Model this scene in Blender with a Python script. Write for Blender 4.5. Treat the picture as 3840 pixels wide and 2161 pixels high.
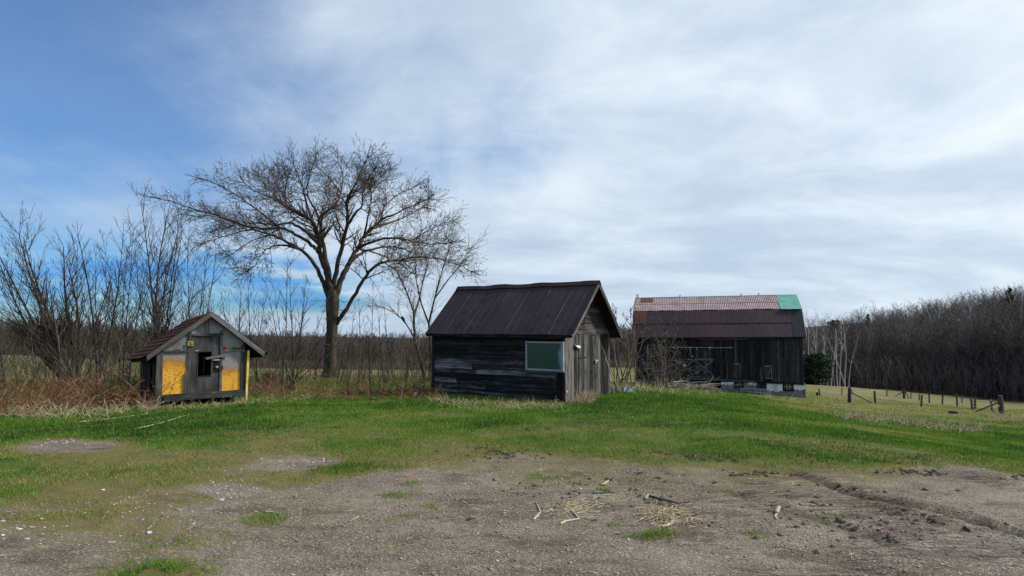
import bpy, math, random
import numpy as np
from mathutils import Vector, Matrix

# ------------------------------------------------------------------ clear
for o in list(bpy.data.objects):
    bpy.data.objects.remove(o, do_unlink=True)
scene = bpy.context.scene
COL = scene.collection
R = math.radians

# ------------------------------------------------------------------ camera
EYE = 1.65
FPX, CX, CY, HOR = 2440.0, 1920.0, 1080.5, 1222.0
PITCH = math.atan((HOR - CY) / FPX)
cam = bpy.data.cameras.new('camera')
cam.sensor_width = 36.0
cam.lens = FPX * 36.0 / 3840.0
cam.clip_start = 0.1
cam.clip_end = 4000
camo = bpy.data.objects.new('camera', cam)
COL.objects.link(camo)
camo.location = (0, 0, EYE)
camo.rotation_euler = (R(90) + PITCH, 0, 0)
scene.camera = camo

# ------------------------------------------------------------------ sun and sky
SUN_AZ, SUN_EL = R(80), R(41)          # azimuth to the right of the view direction (+Y)
SUND = Vector((math.sin(SUN_AZ) * math.cos(SUN_EL), math.cos(SUN_AZ) * math.cos(SUN_EL), math.sin(SUN_EL)))
sl = bpy.data.lights.new('sun', 'SUN')
sl.energy = 3.6
sl.angle = R(5)
sl.color = (1.0, 0.94, 0.85)
so = bpy.data.objects.new('sun', sl)
COL.objects.link(so)
so.rotation_euler = (-SUND).to_track_quat('-Z', 'Y').to_euler()
so.location = (40, 10, 40)

scene.view_settings.view_transform = 'Standard'
scene.view_settings.look = 'None'
scene.view_settings.gamma = 1.0
scene.view_settings.exposure = 0.45
scene.view_settings.use_curve_mapping = False
scene.render.engine = 'CYCLES'
scene.cycles.max_bounces = 6
scene.cycles.transparent_max_bounces = 12
scene.cycles.use_denoising = True
scene.cycles.sample_clamp_indirect = 4.0


class NT:
    """short-hand for building node trees"""
    def __init__(self, tree):
        self.t = tree
        self.n = tree.nodes
        self.l = tree.links

    def put(self, sock, v):
        if v is None:
            return
        if hasattr(v, 'is_output') or isinstance(v, bpy.types.NodeSocket):
            self.l.new(v, sock)
        else:
            if isinstance(v, (tuple, list)) and len(v) == 3 and sock.type == 'RGBA':
                v = (*v, 1)
            sock.default_value = v

    def math(self, op, a, b=None, c=None, clamp=False):
        m = self.n.new('ShaderNodeMath'); m.operation = op; m.use_clamp = clamp
        self.put(m.inputs[0], a); self.put(m.inputs[1], b)
        if c is not None:
            self.put(m.inputs[2], c)
        return m.outputs[0]

    def mix(self, f, a, b, mode='MIX'):
        m = self.n.new('ShaderNodeMix'); m.data_type = 'RGBA'; m.blend_type = mode
        self.put(m.inputs[0], f); self.put(m.inputs[6], a); self.put(m.inputs[7], b)
        return m.outputs[2]

    def noise(self, vec, scale, detail=4, rough=0.55, dist=0.0, out=0):
        m = self.n.new('ShaderNodeTexNoise')
        m.inputs['Scale'].default_value = scale
        m.inputs['Detail'].default_value = detail
        m.inputs['Roughness'].default_value = rough
        m.inputs['Distortion'].default_value = dist
        self.put(m.inputs['Vector'], vec)
        return m.outputs[out]

    def voro(self, vec, scale, out='Distance'):
        m = self.n.new('ShaderNodeTexVoronoi')
        m.inputs['Scale'].default_value = scale
        self.put(m.inputs['Vector'], vec)
        return m.outputs[out]

    def mapr(self, v, a, b, c=0.0, d=1.0, smooth=False):
        m = self.n.new('ShaderNodeMapRange')
        m.interpolation_type = 'SMOOTHSTEP' if smooth else 'LINEAR'
        self.put(m.inputs[0], v)
        for i, x in enumerate((a, b, c, d)):
            self.put(m.inputs[i + 1], x)
        return m.outputs[0]

    def ramp(self, f, stops):
        m = self.n.new('ShaderNodeValToRGB')
        e = m.color_ramp.elements
        while len(e) < len(stops):
            e.new(0.5)
        for k, (p, c) in enumerate(stops):
            e[k].position = p
            e[k].color = (*c, 1)
        self.put(m.inputs[0], f)
        return m.outputs[0]

    def mapping(self, vec, scale=(1, 1, 1), rot=(0, 0, 0), loc=(0, 0, 0)):
        m = self.n.new('ShaderNodeMapping')
        m.inputs['Scale'].default_value = scale
        m.inputs['Rotation'].default_value = rot
        m.inputs['Location'].default_value = loc
        self.put(m.inputs['Vector'], vec)
        return m.outputs[0]

    def vadd(self, a, b):
        m = self.n.new('ShaderNodeVectorMath'); m.operation = 'ADD'
        self.put(m.inputs[0], a); self.put(m.inputs[1], b)
        return m.outputs[0]

    def comb(self, x, y, z):
        m = self.n.new('ShaderNodeCombineXYZ')
        self.put(m.inputs[0], x); self.put(m.inputs[1], y); self.put(m.inputs[2], z)
        return m.outputs[0]

    def sep(self, v):
        m = self.n.new('ShaderNodeSeparateXYZ'); self.put(m.inputs[0], v)
        return m.outputs[0], m.outputs[1], m.outputs[2]

    def attr(self, name, out='Fac'):
        m = self.n.new('ShaderNodeAttribute'); m.attribute_name = name
        return m.outputs[out]


world = bpy.data.worlds.new('World')
scene.world = world
world.use_nodes = True
wt = NT(world.node_tree)
wt.n.clear()
tc = wt.n.new('ShaderNodeTexCoord').outputs['Generated']
sky = wt.n.new('ShaderNodeTexSky')
sky.sky_type = 'NISHITA'
sky.sun_disc = False
sky.sun_elevation = SUN_EL
sky.sun_rotation = SUN_AZ
sky.altitude = 300
sky.air_density = 1.0
sky.dust_density = 0.5
sky.ozone_density = 2.5
sx, sy, sz = wt.sep(tc)
zc = wt.math('MAXIMUM', sz, 0.0)
inv = wt.math('DIVIDE', 1.0, wt.math('ADD', zc, 0.22))
pl = wt.comb(wt.math('MULTIPLY', sx, inv), wt.math('MULTIPLY', sy, inv), 0.0)
# cirrus streaks run away from the viewer
warp = wt.noise(wt.mapping(pl, (0.55, 0.40, 1)), 1.0, 3, 0.5, 0.0, 1)
plw = wt.vadd(pl, wt.mapping(warp, (0.75, 0.75, 0.0)))
n1 = wt.noise(wt.mapping(plw, (0.75, 0.55, 1), (0, 0, R(-20)), (3.1, 1.4, 0.0)), 1.0, 5, 0.5, 0.3)
n2 = wt.noise(wt.mapping(plw, (1.7, 0.75, 1), (0, 0, R(-38)), (0.4, 5.2, 2.0)), 1.7, 7, 0.60, 0.5)
n4 = wt.noise(wt.mapping(plw, (1.0, 1.7, 1), (0, 0, R(24)), (2.4, 0.2, 5.0)), 2.4, 6, 0.6, 0.4)
cov = wt.math('ADD', wt.math('MULTIPLY', n1, 1.05), wt.math('ADD', wt.math('MULTIPLY', n2, 0.55), wt.math('MULTIPLY', n4, 0.30)))
# the cloud sheet is thicker towards the sun's side
cov = wt.math('ADD', cov, wt.mapr(sx, -0.58, 0.10, -0.52, 0.24))
# a clear strip low in the sky on the far side from the sun, where the sheet ends
band = wt.math('MULTIPLY', wt.mapr(sz, 0.008, 0.035, 0, 1, True), wt.mapr(sz, 0.075, 0.115, 1, 0, True))
band = wt.math('MULTIPLY', band, wt.mapr(sx, -0.30, -0.12, 1, 0, True))
band = wt.math('MULTIPLY', band, wt.mapr(wt.noise(wt.mapping(tc, (6, 6, 34)), 1.0, 4, 0.6), 0.36, 0.60, 0.0, 1.0))
# veil low in the sky
cov = wt.math('ADD', cov, wt.mapr(sz, 0.13, 0.26, 0.34, 0.0, True))
cov = wt.math('SUBTRACT', cov, wt.math('MULTIPLY', band, 0.85))
mask = wt.mapr(cov, 0.50, 1.16, 0.14, 0.97, True)
sd = wt.math('ADD', wt.math('ADD', wt.math('MULTIPLY', sx, SUND.x), wt.math('MULTIPLY', sy, SUND.y)), wt.math('MULTIPLY', sz, SUND.z))
n3 = wt.noise(wt.mapping(plw, (1.0, 1.3, 1), (0, 0, R(-20)), (7, 3, 1)), 1.7, 6, 0.58, 0.25)
bright = wt.math('ADD', wt.mapr(sd, -0.1, 0.80, 0.05, 0.66), wt.mapr(n3, 0.34, 0.66, -0.18, 0.42))
bright = wt.math('SUBTRACT', bright, wt.mapr(sz, 0.02, 0.20, 0.14, 0.0, True))
ccol = wt.ramp(bright, [(0.0, (4.3, 5.3, 6.7)), (0.45, (5.7, 6.7, 7.8)), (1.0, (8.2, 8.9, 9.5))])
skyc = wt.mix(1.0, sky.outputs[0], (0.50, 0.86, 1.22), 'MULTIPLY')
mask = wt.math('MULTIPLY', mask, wt.math('SUBTRACT', 1.0, wt.math('MULTIPLY', band, 0.85)))
skyc = wt.mix(band, skyc, wt.mix(1.0, skyc, (0.40, 0.64, 1.0), 'MULTIPLY'))
fin = wt.mix(mask, skyc, ccol)
bg = wt.n.new('ShaderNodeBackground')
wt.put(bg.inputs[0], fin)
bg.inputs[1].default_value = 0.082
wo = wt.n.new('ShaderNodeOutputWorld')
wt.l.new(bg.outputs[0], wo.inputs[0])

# ------------------------------------------------------------------ small helpers
def ray(px, py):
    x = (px - CX) / FPX; y = -(py - CY) / FPX
    return np.array([x, math.cos(PITCH) - y * math.sin(PITCH), math.sin(PITCH) + y * math.cos(PITCH)])

def at(px, py, d):
    r = ray(px, py)
    return np.array([0, 0, EYE]) + r * (d / r[1])

WM = {}                                              # world matrix of every object made here

def link(name, mesh, mat=None, parent=None, M=None):
    o = bpy.data.objects.new(name, mesh)
    COL.objects.link(o)
    M = M if M is not None else Matrix.Identity(4)
    WM[o] = M
    if parent is not None:
        o.parent = parent
        o.matrix_basis = WM[parent].inverted() @ M
    else:
        o.matrix_basis = M
    if mat is not None and mesh is not None:
        if len(mesh.materials) == 0:
            mesh.materials.append(mat)
    return o

def tag(o, label=None, cat=None, group=None, kind=None):
    if label: o['label'] = label
    if cat: o['category'] = cat
    if group: o['group'] = group
    if kind: o['kind'] = kind
    return o

def root(name, loc, label, cat, group=None, kind=None):
    o = link(name, None, None, None, Matrix.Translation(Vector(loc)))
    o.empty_display_size = 0.2
    return tag(o, label, cat, group, kind)

def mesh_np(name, verts, faces, smooth=False):
    """verts (n,3); faces (m,3) or (m,4)"""
    verts = np.ascontiguousarray(verts, dtype=np.float32)
    faces = np.ascontiguousarray(faces, dtype=np.int32)
    me = bpy.data.meshes.new(name)
    k = faces.shape[1]
    me.vertices.add(len(verts)); me.vertices.foreach_set('co', verts.ravel())
    me.loops.add(faces.size); me.loops.foreach_set('vertex_index', faces.ravel())
    me.polygons.add(len(faces))
    me.polygons.foreach_set('loop_start', np.arange(0, faces.size, k, dtype=np.int32))
    me.polygons.foreach_set('loop_total', np.full(len(faces), k, dtype=np.int32))
    if smooth:
        me.polygons.foreach_set('use_smooth', np.ones(len(faces), dtype=bool))
    me.update(calc_edges=True)
    return me

def set_attr(me, name, vals, dom='POINT'):
    a = me.attributes.new(name, 'FLOAT', dom)
    a.data.foreach_set('value', np.ascontiguousarray(vals, dtype=np.float32))

class MB:
    """collects polygons in world space; build() makes one mesh object under a parent"""
    def __init__(self):
        self.v = []; self.f = []

    def add(self, vs, fs):
        b = len(self.v)
        self.v += [tuple(map(float, v)) for v in vs]
        self.f += [tuple(b + i for i in f) for f in fs]

    def hexa(self, c):
        """8 corners: 0-3 bottom ring, 4-7 top ring"""
        self.add(c, [(3, 2, 1, 0), (4, 5, 6, 7), (0, 1, 5, 4), (1, 2, 6, 5), (2, 3, 7, 6), (3, 0, 4, 7)])

    def box(self, o, a, b, c):
        o, a, b, c = (np.array(x, float) for x in (o, a, b, c))
        self.hexa([o, o + a, o + a + b, o + b, o + c, o + a + c, o + a + b + c, o + b + c])

    def tube(self, pts, rad, k=8, cap=True):
        pts = [np.array(p, float) for p in pts]
        if not hasattr(rad, '__len__'): rad = [rad] * len(pts)
        b = len(self.v); n = len(pts)
        ref = None
        for i, p in enumerate(pts):
            d = pts[min(i + 1, n - 1)] - pts[max(i - 1, 0)]
            d = d / (np.linalg.norm(d) + 1e-9)
            if ref is None:
                ref = np.array([0, 0, 1.0]) if abs(d[2]) < .9 else np.array([1.0, 0, 0])
            u = ref - d * np.dot(ref, d); u /= np.linalg.norm(u) + 1e-9
            ref = u
            w = np.cross(d, u)
            for j in range(k):
                t = 2 * math.pi * j / k
                self.v.append(tuple(p + (u * math.cos(t) + w * math.sin(t)) * rad[i]))
        for i in range(n - 1):
            for j in range(k):
                a = b + i * k + j; c = b + i * k + (j + 1) % k
                self.f.append((a, c, c + k, a + k))
        if cap:
            self.f.append(tuple(b + j for j in range(k))[::-1])
            self.f.append(tuple(b + (n - 1) * k + j for j in range(k)))

    def build(self, name, mat, parent=None, smooth=False, M=None):
        M = M if M is not None else (WM[parent] if parent is not None else Matrix.Translation(Vector(self.v[0])))
        Mi = M.inverted()
        me = bpy.data.meshes.new(name)
        me.from_pydata([tuple(Mi @ Vector(v)) for v in self.v], [], self.f)
        me.update()
        if smooth:
            for p in me.polygons: p.use_smooth = True
        return link(name, me, mat, parent, M)

# ---- numpy value noise
_rs = np.random.RandomState(5)
_tab = _rs.rand(256, 256)
def vnoise(x, y):
    xi = np.floor(x).astype(int); yi = np.floor(y).astype(int)
    fx = x - xi; fy = y - yi
    fx = fx * fx * (3 - 2 * fx); fy = fy * fy * (3 - 2 * fy)
    a = _tab[xi % 256, yi % 256]; b = _tab[(xi + 1) % 256, yi % 256]
    c = _tab[xi % 256, (yi + 1) % 256]; d = _tab[(xi + 1) % 256, (yi + 1) % 256]
    return (a * (1 - fx) + b * fx) * (1 - fy) + (c * (1 - fx) + d * fx) * fy
def fbm(x, y, o=4):
    s = 0; a = .5; t = 0
    for k in range(o):
        s = s + a * vnoise(x * 2 ** k + 17.3 * k, y * 2 ** k + 9.1 * k); t += a; a *= .5
    return s / t
def sstep(a, b, x):
    t = np.clip((x - a) / (b - a), 0, 1)
    return t * t * (3 - 2 * t)

# ------------------------------------------------------------------ terrain height
_tp = [  # picture column, picture row of the ground there, metres away
    (100, 1560, 13.3), (640, 1527, 16), (930, 1509, 17.3), (1400, 1503, 17.5), (500, 1500, 17.5),
    (2700, 1560, 13), (2460, 1500, 20), (2540, 1474, 30), (2690, 1474, 41), (2706, 1468, 55.0), (2450, 1462, 50),
    (3017, 1494, 53.5), (3000, 1532, 35), (3300, 1562, 30), (3620, 1640, 18), (3800, 1735, 9.5),
    (3755, 1553, 46), (3185, 1510, 52), (3200, 1453, 95), (3840, 1497, 108), (3400, 1500, 75), (3030, 1449, 115),
    (1235, 1418, 40), (1000, 1442, 30), (300, 1448, 30), (60, 1448, 32), (1590, 1425, 32),
    (1235, 1386, 150), (1500, 1385, 280), (900, 1375, 280), (2340, 1392, 230), (2650, 1385, 230), (200, 1345, 220), (200, 1405, 60), (1500, 1390, 120), (2340, 1402, 100), (2330, 1440, 45), (2700, 1400, 125),
    (200, 1300, 450), (-300, 1290, 450), (900, 1322, 450), (1500, 1325, 450), (2300, 1310, 400), (2800, 1300, 330)]
_pts = [at(*q) for q in _tp]
_pts += [np.array(q, float) for q in [
    (1.35, 17.0, -.35), (-2.4, 19.6, -.35), (2.8, 19.1, -.35), (-.5, 18.3, -.34), (0.5, 20, -.4),
    (0, 4.4, 0), (-4, 4.4, 0), (4, 4.4, 0), (0, 8, 0), (-6.5, 8, 0), (6.0, 7.5, 0), (0, 11.5, -.06), (-9, 11.5, -.08), (0, 1.5, 0), (-6, 1.5, 0), (6, 1.5, 0),
    (85, 200, -10.5), (120, 200, -4.5), (150, 200, -.5), (175, 200, 2), (95, 130, -9.5), (150, 350, -2), (230, 350, 5), (60, 160, -10), (110, 330, -10), (0, 750, -16), (-400, 750, -12), (500, 750, -8), (200, 750, -14)]]
_P = np.array(_pts)
def _q(x, y):
    yy = np.maximum(y, 0.0)
    return np.stack([np.clip(x / (yy + 8.0), -1.15, 1.15) * 1.6, np.log(yy + 8.0)], -1)
_Q = _q(_P[:, 0], _P[:, 1])
def _phi(r): return np.where(r > 1e-9, r * r * np.log(r + 1e-12), 0)
_n = len(_P)
_K = _phi(np.linalg.norm(_Q[:, None] - _Q[None], axis=-1)) + np.eye(_n) * 2e-4
_A = np.zeros((_n + 3, _n + 3)); _A[:_n, :_n] = _K
_A[:_n, _n] = 1; _A[:_n, _n + 1:] = _Q; _A[_n, :_n] = 1; _A[_n + 1:, :_n] = _Q.T
# heights as angle below the eye keep far and near points in balance
_dist = _P[:, 1] + 8.0
_rhs = np.zeros(_n + 3); _rhs[:_n] = (_P[:, 2] - 0.0) / _dist
_W = np.linalg.solve(_A, _rhs)
def base_z(x, y):
    x = np.asarray(x, float); y = np.asarray(y, float)
    sh = x.shape; q = _q(x.ravel(), y.ravel()); out = np.empty(len(q))
    for s in range(0, len(q), 40000):
        e = q[s:s + 40000]
        out[s:s + 40000] = _phi(np.linalg.norm(e[:, None] - _Q[None], axis=-1)) @ _W[:_n] + _W[_n] + e @ _W[_n + 1:]
    z = out.reshape(sh) * (np.maximum(y, 0) + 8.0)
    return z * sstep(0.0, 6.0, y)

# cover fields (how grassy the ground is) from spot readings
_cov = [(0, 1600, 1), (900, 1580, 1), (1800, 1580, 1), (2800, 1580, 1), (3800, 1620, 1), (0, 1640, 1), (300, 1620, .95), (250, 1656, .12), (0, 1760, .8), (0, 1850, .8),
        (0, 1940, .35), (0, 2050, .08), (0, 2161, 0), (300, 1750, .62), (300, 1850, .52), (300, 1950, .42), (300, 2100, .2), (500, 1980, .38), (700, 2000, .30), (200, 2040, .27), (800, 2080, .18), (1150, 2000, .15), (1400, 1950, .12), (500, 2100, .3), (600, 2135, .55), (640, 2040, .3),
        (700, 1640, .85), (700, 1720, .58), (600, 1800, .55), (700, 1860, .4), (850, 1840, .02), (900, 1910, .12), (1000, 1880, .2), (1150, 1860, .22), (1000, 1960, 0), (1000, 1600, .7), (1100, 1650, .55), (1130, 1735, .12),
        (1310, 1755, .75), (1060, 1800, .45), (1300, 1650, .85), (1500, 1690, .7), (1500, 1780, .12), (1700, 1690, .65), (1900, 1730, .28), (1700, 1810, 0), (2000, 1900, 0),
        (2000, 1610, .7), (1980, 1660, .85), (2300, 1690, .85), (2300, 1765, .3), (2500, 1735, .75), (2600, 1790, .25), (2700, 1715, .95), (2900, 1765, .62), (3000, 1800, .22),
        (3200, 1745, .8), (3400, 1735, .65), (3500, 1785, .25), (3600, 1710, .75), (3640, 1780, .05), (3700, 1810, .05), (3840, 1775, .7), (3840, 1850, 0), (2050, 1795, .25), (1250, 1850, .1),
        (1000, 1955, .1), (1010, 1945, .35), (1500, 2000, 0), (1000, 2100, 0), (1500, 2161, 0), (2200, 2050, 0), (2800, 2000, 0), (3300, 1900, 0), (3300, 2100, 0), (3840, 2000, 0), (3840, 2161, 0), (2500, 2161, 0), (2620, 2000, .12)]
def _flat(px, py):
    r = ray(px, py); t = -EYE / r[2] if r[2] < -.02 else 60
    return r[0] * t, r[1] * t
_cx = np.array([_flat(a, b) for a, b, c in _cov]); _cv = np.array([c for a, b, c in _cov])
_cq = _q(_cx[:, 0], _cx[:, 1]); _cq[:, 1] *= 2.2
def cover(x, y):
    x = np.asarray(x, float); y = np.asarray(y, float); sh = x.shape
    q = _q(x.ravel(), y.ravel()); q[:, 1] *= 2.2
    out = np.empty(len(q))
    for s in range(0, len(q), 40000):
        d2 = ((q[s:s + 40000, None] - _cq[None]) ** 2).sum(-1) + 2e-4
        w = d2 ** -2.2
        out[s:s + 40000] = (w @ _cv) / w.sum(1)
    out = out.reshape(sh)
    out = np.where(y > 13, 1.0, out)
    out = np.where(y < 3.2, 0.0, out)
    return out

# wheel ruts: picture polyline, width, depth
RUTS = [([(2960, 1786), (3060, 1815), (3200, 1868), (3420, 1908), (3640, 1962), (3900, 2030)], .10, .055),
        ([(2780, 1872), (2960, 1925), (3160, 1985), (3330, 2050)], .12, .03),
        ([(3330, 1925), (3600, 2000), (3900, 2090)], .10, .03),
        ([(2420, 1885), (2560, 1915), (2680, 1925)], .07, .03),
        ([(2900, 2080), (3200, 2130), (3500, 2200)], .13, .03)]
_ruts = [(np.array([_flat(*p) for p in pl_]), w, d) for pl_, w, d in RUTS]
def rut_field(x, y):
    out = np.zeros_like(x); rut_dark = np.zeros_like(x)
    for pl_, w, d in _ruts:
        best = np.full(x.shape, 1e9)
        for a, b in zip(pl_[:-1], pl_[1:]):
            ab = b - a; t = np.clip(((x - a[0]) * ab[0] + (y - a[1]) * ab[1]) / (ab @ ab), 0, 1)
            best = np.minimum(best, np.hypot(x - a[0] - ab[0] * t, y - a[1] - ab[1] * t))
        m = np.exp(-(best / w) ** 2 * 2.2)
        lip = np.exp(-((best - w * 1.35) / (w * .5)) ** 2)
        brk = .25 + 1.1 * fbm(x * 3.6, y * 3.6, 3)
        out += (-d * m + d * .22 * lip) * brk
        rut_dark = np.maximum(rut_dark, np.exp(-(best / w) ** 2 * 3.5) * brk * min(1, d / .05) * 1.2)
    return out, rut_dark

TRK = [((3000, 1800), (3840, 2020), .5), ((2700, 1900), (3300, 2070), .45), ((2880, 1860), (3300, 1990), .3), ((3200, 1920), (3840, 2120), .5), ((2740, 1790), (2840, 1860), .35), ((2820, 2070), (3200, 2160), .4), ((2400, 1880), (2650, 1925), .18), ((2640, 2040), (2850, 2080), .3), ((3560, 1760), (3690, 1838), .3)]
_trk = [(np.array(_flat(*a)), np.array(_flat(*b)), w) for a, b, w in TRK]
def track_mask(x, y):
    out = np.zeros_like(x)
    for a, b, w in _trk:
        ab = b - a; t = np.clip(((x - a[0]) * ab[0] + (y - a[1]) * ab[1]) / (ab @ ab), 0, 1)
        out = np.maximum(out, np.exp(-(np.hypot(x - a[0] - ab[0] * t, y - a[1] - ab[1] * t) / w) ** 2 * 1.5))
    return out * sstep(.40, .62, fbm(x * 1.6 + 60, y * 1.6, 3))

def gz(x, y):
    x = np.asarray(x, float); y = np.asarray(y, float)
    return base_z(x, y)

def gz_full(x, y):
    z = base_z(x, y)
    c = cover(x, y)
    near = sstep(40, 8, y)
    rz, rut_dark = rut_field(x, y)
    z = z + (fbm(x * 1.3, y * 1.3, 3) - .5) * .06 * near * (.3 + .7 * c) + (fbm(x * 6, y * 6, 3) - .5) * .035 * near
    z = z + (fbm(x * .25 + 40, y * .25, 3) - .5) * .25 * sstep(20, 45, y) * sstep(250, 100, y)
    # torn-up clods at the edge of the grass
    edge = np.exp(-((c - .5) / .22) ** 2) * near
    z = z + edge * (sstep(.5, .75, fbm(x * 5.1, y * 7.5, 3)) * .028 - .008)
    z = z + rz + c * near * .02
    return z, c, rut_dark

def axis(lo, hi, c0, c1, step, g, gmax):
    a = list(np.arange(c0, c1, step)); s = step
    up = []; v = a[-1]
    while v < hi:
        s = min(s * g, gmax); v += s; up.append(v)
    s = step; dn = []; v = a[0]
    while v > lo:
        s = min(s * g, gmax); v -= s; dn.append(v)
    return np.array(dn[::-1] + a + up)

# ------------------------------------------------------------------ materials
MATS = {}
def mat(name):
    m = bpy.data.materials.new(name)
    m.use_nodes = True
    nt = NT(m.node_tree)
    b = nt.n['Principled BSDF']
    MATS[name] = m
    return m, nt, b

def ocoord(nt, jitter=True):
    v = nt.n.new('ShaderNodeTexCoord').outputs['Object']
    rnd = nt.n.new('ShaderNodeObjectInfo').outputs['Random']
    if jitter:
        v = nt.vadd(v, nt.comb(nt.math('MULTIPLY', rnd, 37.0), nt.math('MULTIPLY', rnd, 91.0), nt.math('MULTIPLY', rnd, 13.0)))
    return v, rnd

def bump(nt, b, h, strength=.4, dist=.02):
    m = nt.n.new('ShaderNodeBump')
    m.inputs['Strength'].default_value = strength
    m.inputs['Distance'].default_value = dist
    nt.put(m.inputs['Height'], h)
    nt.l.new(m.outputs[0], b.inputs['Normal'])

def wood(name, dark, light, streak=(1.2, 26, 26), bias=.5, rough=.85, vary=.5, tint=None):
    """weathered boards: grain along local x"""
    m, nt, b = mat(name)
    v, rnd = ocoord(nt)
    g = nt.noise(nt.mapping(v, streak), 1.0, 6, .65, .2)
    g2 = nt.noise(nt.mapping(v, (2.2, 5, 5)), 1.0, 4, .6)
    fine = nt.noise(nt.mapping(v, (6, 150, 150)), 1.0, 3, .6)
    f = nt.math('ADD', nt.math('MULTIPLY', g, .6), nt.math('MULTIPLY', g2, .4))
    f = nt.math('ADD', f, nt.math('MULTIPLY', nt.math('SUBTRACT', rnd, .5), vary * .35))
    f = nt.mapr(f, bias - .11, bias + .15, 0, 1)
    f = nt.math('POWER', f, 1.5)
    c = nt.mix(f, dark, light)
    if tint is not None:
        c = nt.mix(nt.mapr(g2, .52, .68, 0, .7), c, tint)
    c = nt.mix(nt.mapr(fine, .35, .65, .5, 0.0), c, tuple(x * .35 for x in dark), 'MIX')
    nt.put(b.inputs['Base Color'], c)
    b.inputs['Roughness'].default_value = rough
    b.inputs['Specular IOR Level'].default_value = .25
    bump(nt, b, nt.math('ADD', g, nt.math('MULTIPLY', fine, .5)), .6, .006)
    return m

def plain(name, col, rough=.6, metal=0.0, var=.25, scale=9, spec=.4, stain=None, bumpy=.15):
    m, nt, b = mat(name)
    v, rnd = ocoord(nt)
    n = nt.noise(v, scale, 5, .6)
    k = nt.mapr(n, .3, .7, 1 - var, 1 + var)
    c = nt.mix(1.0, col, nt.comb(k, k, k), 'MULTIPLY')
    if stain is not None:
        n2 = nt.noise(nt.vadd(v, (5, 3, 1)), scale * .35, 6, .68, .3)
        c = nt.mix(nt.mapr(n2, .5, .68, 0, .85), c, stain)
    nt.put(b.inputs['Base Color'], c)
    b.inputs['Roughness'].default_value = rough
    b.inputs['Metallic'].default_value = metal
    b.inputs['Specular IOR Level'].default_value = spec
    bump(nt, b, n, bumpy, .01)
    return m

def leafy(name, stops, rough=.6, trans=.3, attr='tint', spec=.25):
    """blades, stalks, needles: colour picked by a per-piece tint attribute"""
    m, nt, b = mat(name)
    c = nt.ramp(nt.attr(attr), stops)
    nt.put(b.inputs['Base Color'], c)
    b.inputs['Roughness'].default_value = rough
    b.inputs['Specular IOR Level'].default_value = spec
    if trans > 0:
        t = nt.n.new('ShaderNodeBsdfTranslucent'); nt.put(t.inputs[0], c)
        mx = nt.n.new('ShaderNodeMixShader'); mx.inputs[0].default_value = trans
        nt.l.new(b.outputs[0], mx.inputs[1]); nt.l.new(t.outputs[0], mx.inputs[2])
        nt.l.new(mx.outputs[0], nt.n['Material Output'].inputs[0])
    return m

# ---- the ground
gm, gt, gb = mat('ground')
gp = gt.n.new('ShaderNodeNewGeometry').outputs['Position']
gx, gy, gzv = gt.sep(gp)
p2 = gt.comb(gx, gy, 0.0)
A_c, A_w, A_f, A_d = gt.attr('cover'), gt.attr('rut_dark'), gt.attr('forest'), gt.attr('field')
nA = gt.noise(p2, 0.9, 6, .62)
nB = gt.noise(p2, 4.5, 6, .65)
nC = gt.noise(p2, 22, 5, .65)
nD = gt.noise(p2, 95, 3, .7)
vS = gt.voro(p2, 60, 'Color')
vS2 = gt.voro(p2, 24, 'Color')
s1 = gt.sep(vS)[0]; s2 = gt.sep(vS2)[0]
# dirt and gravel
dirt = gt.mix(gt.mapr(nB, .35, .65), (.112, .087, .061), (.208, .168, .122))
dirt = gt.mix(gt.mapr(nA, .42, .62), dirt, (.290, .247, .190))
grav = gt.mix(gt.mapr(s1, .0, 1.0), (.085, .074, .064), (.38, .345, .30))
gmask = gt.math('MULTIPLY', gt.mapr(gt.math('ADD', gt.math('MULTIPLY', nA, .6), gt.math('MULTIPLY', nB, .5)), .50, .66, .10, .70, True), gt.mapr(nC, .3, .62, .1, 1))
dirt = gt.mix(gmask, dirt, grav)
dirt = gt.mix(gt.mapr(nD, .34, .58, .75, 0), dirt, (.045, .036, .027))
dirt = gt.mix(gt.mapr(gt.noise(p2, 48, 3, .6), .54, .64, 0, .75), dirt, (.42, .38, .325))
dirt = gt.mix(gt.math('MULTIPLY', gt.mapr(s2, .95, .98), .5), dirt, (.34, .31, .27))
dirt = gt.mix(gt.mapr(gt.noise(gt.mapping(p2, (1.1, 2.4, 1), (0, 0, R(25))), 1.3, 6, .7), .50, .66, 0, .75), dirt, (.066, .049, .034))
dirt = gt.mix(gt.math('MULTIPLY', A_w, .85), dirt, (.036, .027, .020))  # dirt colour is darker along the wheel ruts
# moss and thin turf
moss = gt.mix(gt.mapr(nC, .35, .65), (.085, .075, .022), (.165, .148, .045))
moss = gt.mix(gt.mapr(nD, .45, .7, 0, .7), moss, (.19, .15, .085))
turf = gt.mix(gt.mapr(nB, .3, .7), (.040, .085, .012), (.095, .150, .024))
turf = gt.mix(gt.mapr(nC, .48, .66, 0, .75), turf, (.165, .150, .055))
turf = gt.mix(gt.mapr(nD, .35, .6, .6, 0), turf, (.022, .034, .009))
brk = gt.math('ADD', gt.math('MULTIPLY', gt.math('SUBTRACT', nA, .5), .9), gt.math('MULTIPLY', gt.math('SUBTRACT', nB, .5), .7))
brk = gt.math('ADD', brk, gt.math('MULTIPLY', gt.math('SUBTRACT', nC, .5), .9))
cc = gt.math('ADD', A_c, brk)
col = gt.mix(gt.mapr(cc, .16, .46, 0, .95, True), dirt, moss)
col = gt.mix(gt.mapr(cc, .55, .80, 0, 1, True), col, turf)
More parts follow.
